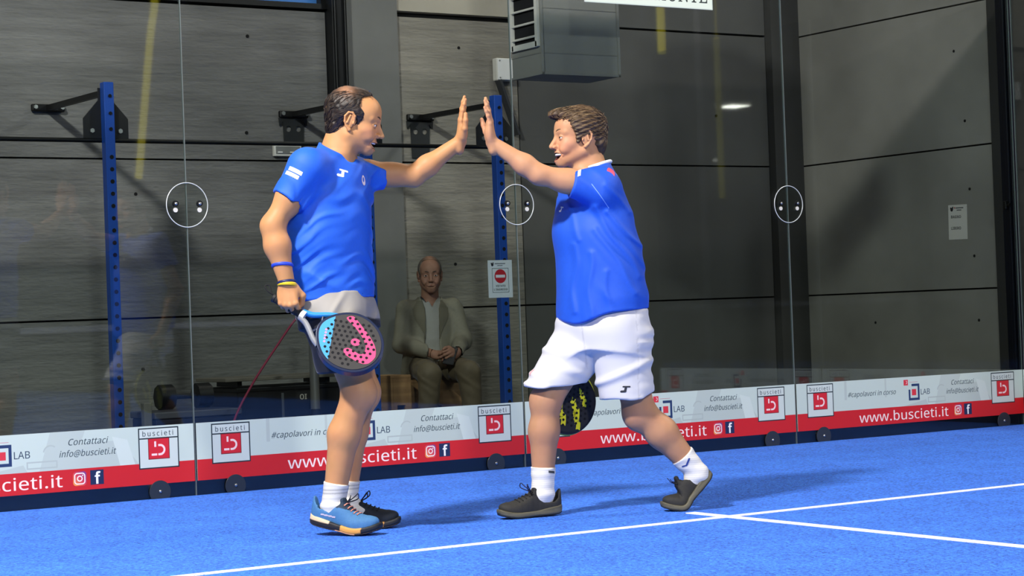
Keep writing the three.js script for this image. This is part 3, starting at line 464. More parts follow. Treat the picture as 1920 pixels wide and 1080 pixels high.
// ---------- hands ----------
// W wrist, X towards the fingers, Y out of the back of the hand; bends in degrees per finger, index first
function hand(W, X, Y, left, { curl, spread = [6, 2, -2, -7], thumb }, s = 1) {
  X = norm3(X); Y = norm3(sub3(Y, X.map((q) => q * dot3(X, Y)))); const Z = cross3(X, Y).map((q) => q * (left ? 1 : -1));   // Z: thumb side
  const P = (x, y, z) => add3(add3(add3(W, X, x * s), Y, y * s), Z, z * s), D = (x, y, z) => add3(add3(X.map((q) => q * x), Y, y), Z, z);
  const base = [[0.086, 0.003, 0.026], [0.09, 0.006, 0.006], [0.085, 0.004, -0.013], [0.076, 0, -0.031]], len = [[0.042, 0.026, 0.02], [0.046, 0.03, 0.021], [0.043, 0.028, 0.021], [0.034, 0.021, 0.018]], rad = [0.0098, 0.01, 0.0095, 0.0083];
  const palm = [ell(P(0.046, -0.004, -0.002), [0.053 * s, 0.0155 * s, 0.04 * s], [X, Y, Z]), ell(P(0.034, -0.013, 0.022), [0.034 * s, 0.015 * s, 0.018 * s], [X, Y, Z]), ell(P(0.034, -0.012, -0.022), [0.034 * s, 0.013 * s, 0.015 * s], [X, Y, Z]), cap(P(-0.03, 0, 0), P(0.012, 0, 0), 0.026 * s, 0.027 * s, Y, 1.3)];
  const fingers = [], tips = [], nails = [];
  base.forEach((b, i) => {
    palm.push(cap(P(0.012, 0, b[2] * 0.5), P(...b), 0.014 * s, rad[i] * 1.12 * s));
    let p = P(...b), ang = 0, sp = spread[i] * Math.PI / 180; const seg = []; let r = rad[i] * s;
    for (let k = 0; k < 3; k++) {
      ang += curl[i][k] * Math.PI / 180; const d = D(Math.cos(ang) * Math.cos(sp), -Math.sin(ang), Math.cos(ang) * Math.sin(sp)), q = add3(p, d, len[i][k] * s), r2 = r * (k === 2 ? 0.8 : 0.9);
      seg.push(cap(p, q, r * 1.02, r2)); if (k < 2) seg.push(ell(q, [r2 * 1.06, r2 * 1.06, r2 * 1.06])); if (k === 2) { tips.push(q); nails.push([q, d, D(Math.sin(ang), Math.cos(ang), 0), r2]); } p = q; r = r2;
    }
    fingers.push(uni(0.004, ...seg));
  });
  const t = thumb.map((q) => P(...q)), th = uni(0.006, cap(t[0], t[1], 0.0145 * s, 0.012 * s), cap(t[1], t[2], 0.0118 * s, 0.0105 * s), cap(t[2], t[3], 0.0105 * s, 0.0085 * s));
  const pf = uni(0.012, ...palm), f = (x, y, z) => { let d = 1; for (const g of fingers) d = Math.min(d, g(x, y, z)); return smin(smin(pf(x, y, z), d, 0.007), th(x, y, z), 0.012); };
  return { f, P, D, X, Y, Z, box: bounds([W, ...tips, ...t, P(0.1, 0, 0.03), P(0.1, 0, -0.04)], 0.03), cut: (x, y, z) => dot3(sub3([x, y, z], W), X), centre: P(0.08, 0, 0) };
}
// nails, teeth, eyes and hair strands
function strands(f, n, seedPt, flow, len, r, colours, sd = 1) {
  const gs = []; let q = sd; const R = () => { q = (q * 1664525 + 1013904223) >>> 0; return q / 4294967296; };
  for (let i = 0; i < n; i++) {
    let p = seedPt(R); if (!p) continue; const pts = []; const L = len * (0.6 + 0.8 * R()), steps = 7, lift = 0.0006 + 0.002 * R(), e = 0.002;
    for (let k = 0; k < steps; k++) {
      const g = norm3([f(p[0] + e, p[1], p[2]) - f(p[0] - e, p[1], p[2]), f(p[0], p[1] + e, p[2]) - f(p[0], p[1] - e, p[2]), f(p[0], p[1], p[2] + e) - f(p[0], p[1], p[2] - e)]);
      p = add3(p, g, lift * Math.sin((k + 0.6) / steps * 3) - f(...p) * 0.9); pts.push(V(p));
      let d = flow(p, R); d = norm3(sub3(d, g.map((w) => w * dot3(d, g)))); p = add3(p, d, L / steps);
    }
    const c = new THREE.CatmullRomCurve3(pts), g = new THREE.TubeGeometry(c, 9, r * (0.7 + 0.6 * R()), 4), col = colours[Math.floor(R() * colours.length)], cc = new Float32Array(g.attributes.position.count * 3), pa = g.attributes.position;
    for (let k = 0; k <= 9; k++) { const m = c.getPoint(k / 9), w = Math.sin(Math.PI * (0.08 + 0.9 * k / 9)); for (let a = 0; a < 5; a++) { const j = k * 5 + a; pa.setXYZ(j, mix(m.x, pa.getX(j), w), mix(m.y, pa.getY(j), w), mix(m.z, pa.getZ(j), w)); cc.set(col, 3 * j); } }
    g.setAttribute('color', new THREE.BufferAttribute(cc, 3)); gs.push(g);
  }
  return mergeGeometries(gs);
}
const vcol = (roughness, more = {}) => new THREE.MeshPhysicalMaterial({ color: 0xffffff, vertexColors: true, roughness, side: THREE.DoubleSide, ...more });
const S = { skin: vcol(0.52, { specularIntensity: 0.55 }), hair: vcol(0.55), cloth: vcol(0.66, { sheen: 0.4, sheenRoughness: 0.5, sheenColor: new THREE.Color(0.5, 0.55, 0.7) }), eyeWhite: std(0xe6e2dc, 0.25), iris: std(0x2a1a10, 0.2), teeth: std(0xf0ece2, 0.3), nail: std(0xd9a890, 0.35) };
function addMesh(name, g, m, parent, label) { const o = new THREE.Mesh(g, m); o.name = name; o.castShadow = o.receiveShadow = true; parent.add(o); if (label) o.userData.label = label; return o; }
function eyes(t, F) {
  for (const s of [-1, 1]) {
    const m = new THREE.SphereGeometry(0.0128, 20, 14).translate(0.0765, -0.001, s * 0.032).applyMatrix4(F.matrix()), e = addMesh('eye', m, S.eyeWhite, t);
    addMesh('iris', new THREE.SphereGeometry(0.0062, 14, 10).scale(0.5, 1, 1).translate(0.0868, -0.001, s * 0.0325).applyMatrix4(F.matrix()), S.iris, e);
  }
}
function face3(t, F, browCol, wide = 1) {   // teeth and eyebrows
  const g = new THREE.SphereGeometry(1, 20, 10, 0, Math.PI * 2, 0.9, 1.3).scale(0.021, 0.0064 * wide, 0.0285).translate(0.0775, -0.0675, 0).applyMatrix4(F.matrix()); addMesh('teeth', g, S.teeth, t);
  for (const s of [-1, 1]) addMesh('eyebrow', tube([[0.0945, 0.025, s * 0.013], [0.0915, 0.031, s * 0.026], [0.0815, 0.0315, s * 0.039], [0.069, 0.025, s * 0.0505]], 0.0036, 14, 8).applyMatrix4(F.matrix()), std(browCol, 0.8), t);
}
// ---------- shoes ----------
// frame: x to the toe, y up, z to the side; length 0.29; bend lifts the heel about the ball of the foot
function shoe(parent, o, fwd, roll, bend, C, mirror = 1, size = 1) {
  const L = 0.145, out = (x) => 0.047 * Math.pow(clamp(1 - Math.pow(Math.abs((x - 0.005) / 0.148), 3.2)), 0.5) * (1 - 0.2 * sstep(0.02, -0.14, x) - 0.16 * Math.exp(-Math.pow((x + 0.02) / 0.045, 2))), midz = (x) => mirror * 0.008 * Math.sin((x + 0.14) * 11);
  const spring = (x) => 0.018 * Math.pow(clamp((x - 0.06) / 0.085), 2) + 0.006 * Math.pow(clamp((-x - 0.11) / 0.03), 2);
  const solid = (y0, y1, grow) => (x, y, z) => { const yy = y - spring(x), w = out(x) + grow, dz = Math.abs(z - midz(x)) - w, dy = Math.max(y0 - yy, yy - y1(x)); return smax(smax(dz, dy, 0.008), Math.abs(x) - L - grow * 0.5 - 0.002, 0.012); };
  const midTop = (x) => 0.026 + 0.012 * sstep(0.0, -0.12, x), mid = solid(0.004, midTop, 0.004), outs = solid(0.0, () => 0.007, 0.003);
  const topline = (x) => 0.05 + 0.012 * Math.sin(clamp((x + 0.14) / 0.1) * 3.1) ;
  const bodyU = uni(0.03, ell([-0.1, 0.05, 0], [0.043, 0.05, 0.037]), ell([-0.03, 0.048, 0], [0.075, 0.05, 0.039]), ell([0.06, 0.034, midz(0.06)], [0.08, 0.037, 0.047]), cap([-0.03, 0.075, 0], [0.05, 0.05, 0], 0.026, 0.02), cap([-0.128, 0.05, 0], [-0.138, 0.093, 0], 0.013, 0.007, [0, 0, 1], 0.5));
  const openF = cap([-0.075, 0.075, 0], [-0.075, 0.15, 0], 0.034, 0.04, [1, 0, 0], 0.62), tng = cap([0.0, 0.07, 0], [-0.024, 0.112, 0], 0.012, 0.01, [0, 0, 1], 0.45);
  const upper = (x, y, z) => { let d = bodyU(x, y - spring(x) * 0.8, z); d = smax(d, -openF(x, y, z), 0.006); d = smin(d, tng(x, y, z), 0.008); d = smax(d, -(y - 0.012 - spring(x)), 0.004); return smax(d, Math.abs(z - midz(x)) - out(x) - 0.002, 0.01) - 0.0008 * Math.sin(x * 260) * sstep(0.02, 0.05, y) * 0.3; };
  const t = new THREE.Group(); t.name = 'shoe'; parent.add(t);
  const deform = (g) => { const p = g.attributes.position; if (bend) { for (let i = 0; i < p.count; i++) { const x = p.getX(i) - 0.055, y = p.getY(i) - 0.006, a = -bend * sstep(0.03, -0.06, x); const c = Math.cos(a), s = Math.sin(a); p.setX(i, 0.055 + x * c - y * s); p.setY(i, 0.006 + x * s + y * c); } g.computeVertexNormals(); } return g; };
  const lo = [-0.165, -0.01, -0.07], hi = [0.165, 0.14, 0.07];
  addMesh('upper', deform(skin(upper, lo, hi, 0.004, { colour: C.upper })), vcol(0.75), t);
  addMesh('midsole', deform(skin(mid, lo, hi, 0.004, { colour: C.mid })), vcol(0.6), t);
  addMesh('outsole', deform(skin(outs, lo, hi, 0.004, { colour: C.out })), vcol(0.7), t);
  const laceM = std(C.lace, 0.8), gl = [];
  for (let i = 0; i < 5; i++) { const x = -0.004 + i * 0.0165, y = 0.1 - i * 0.0085; gl.push(tube([[x - 0.004, y - 0.016, -0.027], [x, y, -0.014], [x + 0.003, y + 0.003, 0], [x, y, 0.014], [x - 0.004, y - 0.016, 0.027]].map((p) => { let q = p.slice(); for (let k = 0; k < 8; k++) q[1] -= (upper(...q) - 0.002) * 0.6; return q; }), 0.0026, 14, 6)); }
  const lace = addMesh('laces', deform(mergeGeometries(gl)), laceM, t);
  for (const s of [-1, 1]) addMesh('bow', deform(tube([[-0.008, 0.106, 0], [0.012, 0.13, s * 0.022], [0.022, 0.142, s * 0.036], [0.024, 0.126, s * 0.042], [0.006, 0.112, s * 0.018], [-0.008, 0.106, 0]], 0.0024, 24, 6)), std(C.bow ?? C.lace, 0.8), lace);
  if (C.mark) addMesh('mark', deform(decal(upper, [-0.06, 0.05, 0.0], [1, 0.12, 0], [0, 1, 0], 0.075, 0.03, C.mark, 30, 14)), std(C.markCol, 0.5), t);
  const X = norm3(fwd), Z = norm3(cross3(X, [0, 1, 0])), Y = cross3(Z, X); const m = new THREE.Matrix4().makeBasis(V(X).multiplyScalar(size), V(Y).multiplyScalar(size), V(Z).multiplyScalar(size)).setPosition(...o); t.applyMatrix4(m);
  return t;
}
// ---------- the two players ----------
const mulc = (c, k) => [c[0] * k, c[1] * k, c[2] * k];
function skinColour(base, extra) { return (x, y, z, n) => { const m = 0.93 + 0.14 * n3(x * 60, y * 60, z * 60, 5) * 0.6 + 0.1 * n3(x * 14, y * 14, z * 14, 6); let c = [base[0] * m, base[1] * m * (0.96 + 0.08 * n3(x * 25, y * 25, z * 25, 9)), base[2] * m]; return extra ? extra(x, y, z, c) : c; }; }
const legShape = (hip, knee, calf, ankle, toe, r) => { const [rh, rk, rc, ra] = r; return [cap(hip, knee, rh, rk), cap(knee, calf, rk * 0.97, rc), cap(calf, ankle, rc, ra), ell(add3(knee, norm3(sub3(toe, ankle)), rk * 0.3), [rk * 0.85, rk * 1.05, rk * 0.85]), cap(add3(ankle, [0, -0.012, 0]), add3(add3(ankle, sub3(toe, ankle), 0.5), [0, -0.018, 0]), ra * 1.0, 0.028)]; };
function limbCut(a, b, t) { const n = norm3(sub3(b, a)), p = mix3(a, b, t); return (x, y, z) => (x - p[0]) * n[0] + (y - p[1]) * n[1] + (z - p[2]) * n[2]; }
function sleeve(sh, elb, t, r0, r1, rin) {   // a sleeve that ends at t on the way to the elbow, hollow at its mouth
  const end = mix3(sh, elb, t + 0.08), cut = limbCut(sh, elb, t), c = cap(sh, end, r0, r1), inner = cap(mix3(sh, elb, t - 0.09), mix3(sh, elb, t + 0.2), rin, rin);
  return { f: (x, y, z) => smax(c(x, y, z), cut(x, y, z), 0.006), inner };
}
const bladeMark = (u, v) => segd(u, v, 0.2, 0.28, 0.5, 0.25) < 0.13 || segd(u, v, 0.5, 0.25, 0.62, 0.75) < 0.11 || segd(u, v, 0.4, 0.82, 0.95, 0.72) < 0.09;
function neckline(c, r, tilt) { return { c, r, tilt }; }
// ----- the man in dark shorts -----
{
  const t = thing('person', 'person with receding dark hair, blue shirt and dark shorts, holding a grey and pink racket', 'person', [-6.3, 0, 2.22], -33 * Math.PI / 180);
  const F = [0.74, 0, 0.67], yaw = Math.atan2(F[2], F[0]);
  const head = frame([0.062, 1.672, 0.0], [0.965, -0.26, -0.03], [0.25, 0.97, 0.02], 1.075), HS = headShape({ smile: 1.25, squint: 0.003, nose: 1.03 });
  const headF = bnd([head.o], 0.14, head.wrap(HS.f)), neck0 = [-0.012, 1.52, 0.0];
  const shR = [-0.125, 1.468, 0.16], elR = [-0.262, 1.245, 0.2], wrR = [-0.213, 1.018, 0.21], shL = [0.095, 1.468, -0.145], elL = [0.287, 1.45, -0.19], wrL = [0.487, 1.588, -0.19];
  const kR = [0.048, 0.57, 0.105], aR = [-0.07, 0.115, 0.1], kL = [0.052, 0.565, -0.075], aL = [-0.035, 0.11, -0.09];
  const HR = hand(wrR, [0.1, -0.97, 0.22], [-0.08, 0.22, 0.97], false, { curl: [[62, 84, 40], [68, 86, 42], [74, 86, 44], [80, 84, 44]], spread: [4, 1, -2, -5], thumb: [[0.02, -0.012, 0.026], [0.052, -0.03, 0.05], [0.078, -0.046, 0.04], [0.092, -0.058, 0.018]] }, 1.06);
  const HL = hand(wrL, [0.12, 0.99, 0.02], [-0.99, 0.12, 0.05], true, { curl: [[3, 5, 3], [2, 4, 3], [2, 5, 3], [4, 6, 4]], spread: [5, 1, -2, -8], thumb: [[0.02, -0.008, 0.026], [0.052, -0.014, 0.048], [0.086, -0.014, 0.053], [0.112, -0.012, 0.05]] }, 1.0);
  const torso = loft([[0.86, -0.03, 0, 0.165, 0.115], [1.08, -0.055, 0, 0.17, 0.105], [1.3, -0.05, 0, 0.17, 0.1], [1.45, -0.03, 0, 0.16, 0.085], [1.52, -0.015, 0, 0.08, 0.06]], yaw);
  const armR = bnd([shR, elR, wrR], 0.09, uni(0.03, cap(shR, elR, 0.055, 0.044), ell(mix3(shR, elR, 0.5), [0.052, 0.07, 0.052]), cap(elR, mix3(elR, wrR, 0.35), 0.045, 0.05), cap(mix3(elR, wrR, 0.35), wrR, 0.05, 0.03)));
  const armL = bnd([shL, elL, wrL], 0.09, uni(0.03, cap(shL, elL, 0.052, 0.041), ell(mix3(shL, elL, 0.55), [0.07, 0.046, 0.05]), cap(elL, mix3(elL, wrL, 0.3), 0.041, 0.042), cap(mix3(elL, wrL, 0.3), wrL, 0.042, 0.027)));
  const legR = uni(0.03, ...legShape([-0.045, 0.9, 0.08], kR, [-0.016, 0.4, 0.102], aR, [0.1, 0.05, 0.14], [0.09, 0.063, 0.062, 0.041]));
  const legL = uni(0.03, ...legShape([-0.01, 0.9, -0.075], kL, [0.004, 0.4, -0.085], aL, [0.12, 0.05, -0.08], [0.09, 0.062, 0.06, 0.04]));
  const neckF = uni(0.03, cap([-0.022, 1.5, 0], head.from([-0.034, -0.045, 0]), 0.078, 0.061), cap(add3(neck0, [0.03, 0.02, 0.03]), head.from([0.0, -0.07, 0.02]), 0.035, 0.04));
  const trunk = uni(0.04, torso, neckF, cap([-0.02, 1.475, 0], shR, 0.05, 0.05), cap([-0.02, 1.475, 0], shL, 0.05, 0.05));
  const base = (x, y, z) => smin(smin(smin(trunk(x, y, z), Math.min(legR(x, y, z), legL(x, y, z)), 0.03), armR(x, y, z), 0.03), armL(x, y, z), 0.03);
  const whole = (x, y, z) => smin(smin(smin(base(x, y, z), headF(x, y, z), 0.025), HR.f(x, y, z), 0.01), HL.f(x, y, z), 0.01);
  const tan = [0.52, 0.25, 0.105], lips = lin('#a8564a');
  const colour = skinColour(tan, (x, y, z, c) => {
    const p = head.to(x, y, z); if (Math.abs(p[0]) < 0.15 && p[1] > -0.13 && p[1] < 0.14 && Math.abs(p[2]) < 0.1) {
      const md = HS.mouthD(...p), l = HS.lips(...p); if (md < 0.0012 && p[0] < 0.098) return [0.1, 0.02, 0.018]; if (l < 0.0012) c = mix3(c, lips, 0.8); if (HS.lash(...p) < 0.0016) c = mix3(c, [0.06, 0.03, 0.02], 0.85);
      const st = sstep(-0.045, -0.075, p[1]) * sstep(0.0, 0.03, p[0]) * 0.28; c = mix3(c, [0.2, 0.14, 0.12], st * (0.6 + 0.4 * n3(x * 300, y * 300, z * 300, 3))); c = mix3(c, [0.62, 0.24, 0.15], 0.35 * Math.exp(-(Math.pow(p[0] - 0.07, 2) + Math.pow(p[1] + 0.035, 2)) / 0.0008));
    } return c;
  });
  const inBox = (b, p) => p[0] > b[0][0] && p[0] < b[1][0] && p[1] > b[0][1] && p[1] < b[1][1] && p[2] > b[0][2] && p[2] < b[1][2];
  const headLow = 1.555, gBody = skin(whole, [-0.36, 0.02, -0.28], [0.42, 1.7, 0.32], 0.0105, { colour, keep: (x, y, z) => !(y > headLow + 0.024 && x < 0.3) && !(HR.cut(x, y, z) > 0.01 && inBox(HR.box, [x, y, z])) && !(HL.cut(x, y, z) > 0.01 && x > 0.3) });
  const gArm = skin((x, y, z) => smin(armL(x, y, z), HL.f(x, y, z), 0.01), [0.36, 1.4, -0.28], [0.56, 1.7, -0.1], 0.006, { colour, keep: (x, y, z) => x > 0.395 && HL.cut(x, y, z) < 0.012 });
  const headW = (x, y, z) => smin(trunk(x, y, z), headF(x, y, z), 0.025), gHead = skin(headW, [-0.09, 1.53, -0.13], [0.23, 1.83, 0.13], 0.0028, { colour, keep: (x, y, z) => y > headLow });
  const gHR = skin((x, y, z) => smin(armR(x, y, z), HR.f(x, y, z), 0.01), ...HR.box, 0.003, { colour, keep: (x, y, z) => HR.cut(x, y, z) > 0 }), gHL = skin((x, y, z) => smin(armL(x, y, z), HL.f(x, y, z), 0.01), ...HL.box, 0.003, { colour, keep: (x, y, z) => HL.cut(x, y, z) > 0 });
  addMesh('body', mergeGeometries([gBody, gArm, gHead, gHR, gHL]), S.skin, t);
  eyes(t, head); face3(t, head, '#4a3524', 1.1);
  // short dark hair, thin on top, receding at the temples
  const hairL = (x, y, z) => { const a = Math.abs(z); let d = HS.cran(x, y, z) - 0.006 - 0.006 * sstep(0.02, -0.1, x) - 0.005 * Math.exp(-(Math.pow((x - 0.03) / 0.03, 2) + Math.pow((y - 0.115) / 0.02, 2) + z * z / 0.0016)); d = smin(d, ellv(x + 0.062, y + 0.03, z, 0.042, 0.062, 0.062), 0.02); d -= 0.004 * (n3(x * 90, y * 90, z * 90, 12) - 0.3);
    const front = x - (0.012 + 0.034 * sstep(0.085, 0.112, y) + 0.024 * sstep(0.06, 0.03, y)), low = -y + (x < -0.03 ? -0.082 : mix(-0.062, -0.044, sstep(-0.03, 0.02, x))), earGap = -ellv(x + 0.01, y + 0.018, a - 0.08, 0.028, 0.042, 0.03);
    return smax(smax(smax(d, front, 0.006), low, 0.008), earGap, 0.004); };
  const hF = head.wrap(hairL), hairCol = [lin('#1d140d'), lin('#271b12'), lin('#140d09'), lin('#3a2a1c')];
  const hair = addMesh('hair', skin(hF, [-0.1, 1.57, -0.12], [0.2, 1.84, 0.12], 0.0032, { colour: (x, y, z) => { const p = head.to(x, y, z), bald = Math.exp(-(Math.pow((p[0] + 0.055) / 0.03, 2) + Math.pow((p[1] - 0.105) / 0.025, 2))); return mix3(hairCol[Math.floor(3.99 * n3(x * 160, y * 70, z * 160, 8))], [0.4, 0.2, 0.11], 0.75 * bald); } }), S.hair, t);
  addMesh('hair_strands', strands(hF, 900, (R) => { const th = R() * 6.28, ph = R(); const p = head.from([-0.03 + 0.11 * Math.cos(th) * 1, 0.02 + 0.1 * (ph - 0.45) * 1.9, 0.08 * Math.sin(th)]); return hF(...p) < 0.03 ? (hF(...add3(p, [0, 0, 0])) > -0.03 ? p : null) : null; }, (p) => { const q = head.to(...p); return add3(add3(head.X.map((v) => -v * 0.7), head.Y, -0.75 + 0.4 * Math.sin(q[2] * 90 + q[1] * 40)), head.Z, 0.6 * Math.sin(q[1] * 120)); }, 0.03, 0.0011, hairCol, 17), S.hair, hair);
  // shirt
  const sR = sleeve(shR, elR, 0.52, 0.078, 0.064, 0.055), sL = sleeve(shL, elL, 0.38, 0.072, 0.06, 0.05);
  const sTorso = loft([[0.9, -0.045, 0, 0.188, 0.137], [0.95, -0.045, 0, 0.187, 0.136], [1.08, -0.058, 0.002, 0.197, 0.132], [1.22, -0.06, 0, 0.203, 0.132], [1.35, -0.045, 0, 0.2, 0.124], [1.44, -0.03, 0, 0.178, 0.105], [1.5, -0.018, 0, 0.125, 0.082], [1.56, -0.02, 0.0, 0.076, 0.064], [1.64, -0.012, 0, 0.064, 0.056]], yaw), inHem = loft([[0.85, -0.045, 0, 0.176, 0.126], [0.97, -0.045, 0, 0.176, 0.126]], yaw);
  const yoke = uni(0.04, cap([-0.02, 1.492, 0], add3(shR, [0.01, 0.02, 0]), 0.064, 0.06), cap([-0.02, 1.492, 0], add3(shL, [-0.01, 0.02, 0]), 0.062, 0.058));
  const neckHole = cap([-0.015, 1.545, 0.004], [0.05, 1.74, 0], 0.069, 0.075), vDip = cap([0.045, 1.535, 0.045], [0.16, 1.64, 0.14], 0.036, 0.06);
  const collarPlane = (x, y, z) => (y - 1.552) + 0.56 * (x * 0.9 + z * 0.25 + 0.005);
  const folds = (x, y, z) => {
    const s = (x + 0.05) * 0.75 + z * 0.66, r = -(x + 0.05) * 0.66 + z * 0.75; let h = 0;
    const belly = sstep(0.96, 1.02, y) * sstep(1.42, 1.3, y), q = y + 1.3 * Math.pow(r + 0.02, 2) * 2.2 - 0.1 * r + 0.014 * Math.sin(r * 30);
    const wv = 0.03 * n3(r * 5, y * 7, s * 3, 13), am = 0.35 + 1.1 * n3(r * 4 + 3, y * 5, s * 3, 14); h += belly * am * 0.012 * (ridge((q + wv) * 12, r * 3.4, s * 1.6, 3) - 0.4); h += belly * am * 0.0095 * (ridge((q - wv) * 24 + 4, r * 6, s * 3, 4) - 0.4); h += belly * 0.007 * (ridge((y * 0.8 - r * 0.6) * 13, (r + y) * 2.5, s * 2, 15) - 0.4) * sstep(0.02, 0.12, r);
    const chest = sstep(1.3, 1.42, y); h += chest * 0.008 * (ridge((y * 0.75 + r * 0.75) * 15, (r - y) * 2.5, s * 1.5, 6) - 0.4) * sstep(0.16, 0.05, r);
    h += sstep(1.5, 1.4, y) * sstep(0.12, 0.18, r) * 0.007 * (ridge(r * 28, y * 4, s * 3, 7) - 0.4);
    h += sstep(1.02, 0.96, y) * 0.004 * (n3(r * 20, y * 6, s * 10, 9) - 0.5); return h;
  };
  const shirt = (x, y, z) => {
    let d = smin(sTorso(x, y, z), yoke(x, y, z), 0.04); d = smin(d, sR.f(x, y, z), 0.045); d = smin(d, sL.f(x, y, z), 0.045); d -= folds(x, y, z);
    d = smax(d, collarPlane(x, y, z), 0.006); d = smax(d, -neckHole(x, y, z), 0.005); d = smax(d, -vDip(x, y, z), 0.006); d = smax(d, 0.946 + 0.04 * (x + 0.05) - y, 0.004);
    d = smax(d, -sR.inner(x, y, z), 0.004); d = smax(d, -sL.inner(x, y, z), 0.004); if (y < 0.99) d = smax(d, -Math.max(inHem(x, y, z), y - 0.965), 0.004); return d;
  };
  const blue = lin('#175ed2'), seam = lin('#1a5cc8');
  const cutR = limbCut(shR, elR, 0.47), shirtCol = (x, y, z) => { const m = 0.94 + 0.12 * n3(x * 220, y * 220, z * 220, 2); return mulc(blue, m); };
  const sh = addMesh('shirt', skin(shirt, [-0.36, 0.9, -0.28], [0.24, 1.62, 0.32], 0.0065, { colour: shirtCol }), S.cloth, t);
  const nF = F, rt = [0.67, 0, -0.74];
  addMesh('chest_mark', decal(shirt, [0.03, 1.452, 0.12], [0.75, -0.12, -0.66], [0.05, 1, 0], 0.058, 0.042, bladeMark), std(0xf2f5fa, 0.6), sh);
  addMesh('crest', decal(shirt, [0.115, 1.425, 0.03], [0.7, 0, -0.71], [0, 1, 0], 0.03, 0.05, (u, v) => Math.hypot(u - 0.5, v - 0.55) < 0.42 && !(Math.hypot(u - 0.5, v - 0.6) < 0.2)), std(0xe8d9dd, 0.6), sh);
  const sd = norm3(sub3(elR, shR)), sn = norm3([-0.35, 0.15, 0.92]), su = norm3(cross3(sd.map((q) => -q), sn));
  addMesh('sleeve_patch', decal(shirt, add3(mix3(shR, elR, 0.14), sn, 0.05), su, sd.map((q) => -q), 0.07, 0.036, (u, v) => v < 0.44 || v > 0.56 ? (v > 0.5 ? u > 0.08 : (u < 0.92 && (v > 0.12 || (u * 9) % 1 > 0.25))) : false), std(0xf2f4f8, 0.6), sh);
  // shorts: grey at the waist, black below
  const sw = loft([[0.84, -0.03, 0, 0.18, 0.132], [0.9, -0.035, 0, 0.178, 0.13], [0.975, -0.042, 0, 0.172, 0.122]], yaw), gR = cap([-0.05, 0.87, 0.075], [-0.002, 0.62, 0.095], 0.118, 0.098), gL = cap([-0.005, 0.87, -0.07], [0.022, 0.62, -0.085], 0.112, 0.092), iR = cap([-0.01, 0.7, 0.092], [0.0, 0.6, 0.096], 0.084, 0.086), iL = cap([0.015, 0.7, -0.084], [0.02, 0.6, -0.086], 0.08, 0.082);
  const shorts = (x, y, z) => { let d = smin(sw(x, y, z), smin(gR(x, y, z), gL(x, y, z), 0.012), 0.05); d -= 0.011 * (ridge((x * 0.9 - y * 0.5) * 20, y * 6, z * 5, 21) - 0.4) + 0.003 * (n3(x * 30, y * 12, z * 30, 22) - 0.5); d = smax(d, 0.652 + 0.05 * x - y, 0.004); if (y < 0.72) d = smax(smax(d, -iR(x, y, z), 0.004), -iL(x, y, z), 0.004); return smax(d, y - 0.98, 0.004); };
  addMesh('shorts', skin(shorts, [-0.26, 0.6, -0.24], [0.2, 1.0, 0.26], 0.0075, { colour: (x, y, z) => { const g = sstep(0.868, 0.874, y + 0.06 * (x - 0.02) + 0.004 * Math.sin(x * 60)) * sstep(-0.2, -0.15, x + 0.3 * (0.95 - y)); return mix3(lin('#14161c'), lin('#9a968f'), g); } }), S.cloth, t);
  // socks and shoes
  for (const [f0, a, k] of [[legR, aR, [-0.016, 0.4, 0.102]], [legL, aL, [0.004, 0.4, -0.085]]]) { const cut = limbCut(a, add3(a, norm3(sub3(k, a)), 0.094), 1), f = (x, y, z) => smax(f0(x, y, z) - 0.0045 - 0.0016 * Math.sin(y * 170) * sstep(0.18, 0.12, y), cut(x, y, z), 0.003); addMesh('sock', skin(f, [a[0] - 0.09, 0.0, a[2] - 0.09], [a[0] + 0.2, 0.26, a[2] + 0.1], 0.0045, { colour: (x, y, z) => mulc(lin('#dedcd2'), (y > 0.165 && y < 0.171) || (y > 0.18 && y < 0.185) ? 0.55 : 0.94 + 0.08 * Math.sin(y * 900)) }), S.cloth, t); }
  const blueUp = lin('#3f74a4'), dark = lin('#0e1a26');
  const shoeC = (m) => ({ upper: (x, y, z) => mulc(mix3(z * m > -0.004 || x < -0.05 ? blueUp : dark, dark, y > 0.085 && x > -0.075 ? 0.9 : (m < 0 ? 0.82 : 0)), 0.9 + 0.2 * n3(x * 300, y * 300, z * 300, 4)), mid: (x, y, z) => x > 0.1 ? lin('#15181c') : x > 0.0 && x < 0.085 ? lin('#d99a48') : (x < -0.05 && y > 0.021 ? lin('#e3c79e') : lin('#1d1a1c')), out: (x) => (x > -0.02 && x < 0.06 ? lin('#e0a070') : lin('#2a2022')), lace: m > 0 ? 0xd5907c : 0x14161a, bow: 0x101522, mark: (u, v) => Math.abs(v - 0.5 - 0.35 * (0.5 - u)) < 0.1 && u > 0.1 && u < 0.9, markCol: 0xb9b2c4 });
  shoe(t, [-0.024, 0.004, 0.125], [0.94, 0, 0.3], 0, 0.2, shoeC(1), 1, 1.08); shoe(t, [0.033, 0.001, -0.09], [1, 0, 0.04], 0, 0.02, shoeC(-1), -1, 1.06);
  // bands on the wrist
  const band = (p, a, r, w, mat, tilt, label) => { const g = new THREE.TorusGeometry(r, w, 10, 40).scale(1, 1, 1.7); g.rotateX(Math.PI / 2); const q = new THREE.Quaternion().setFromUnitVectors(V([0, 1, 0]), V(norm3(add3(a, tilt)))); g.applyQuaternion(q); g.translate(...p); addMesh('wristband', g, mat, t, label); };
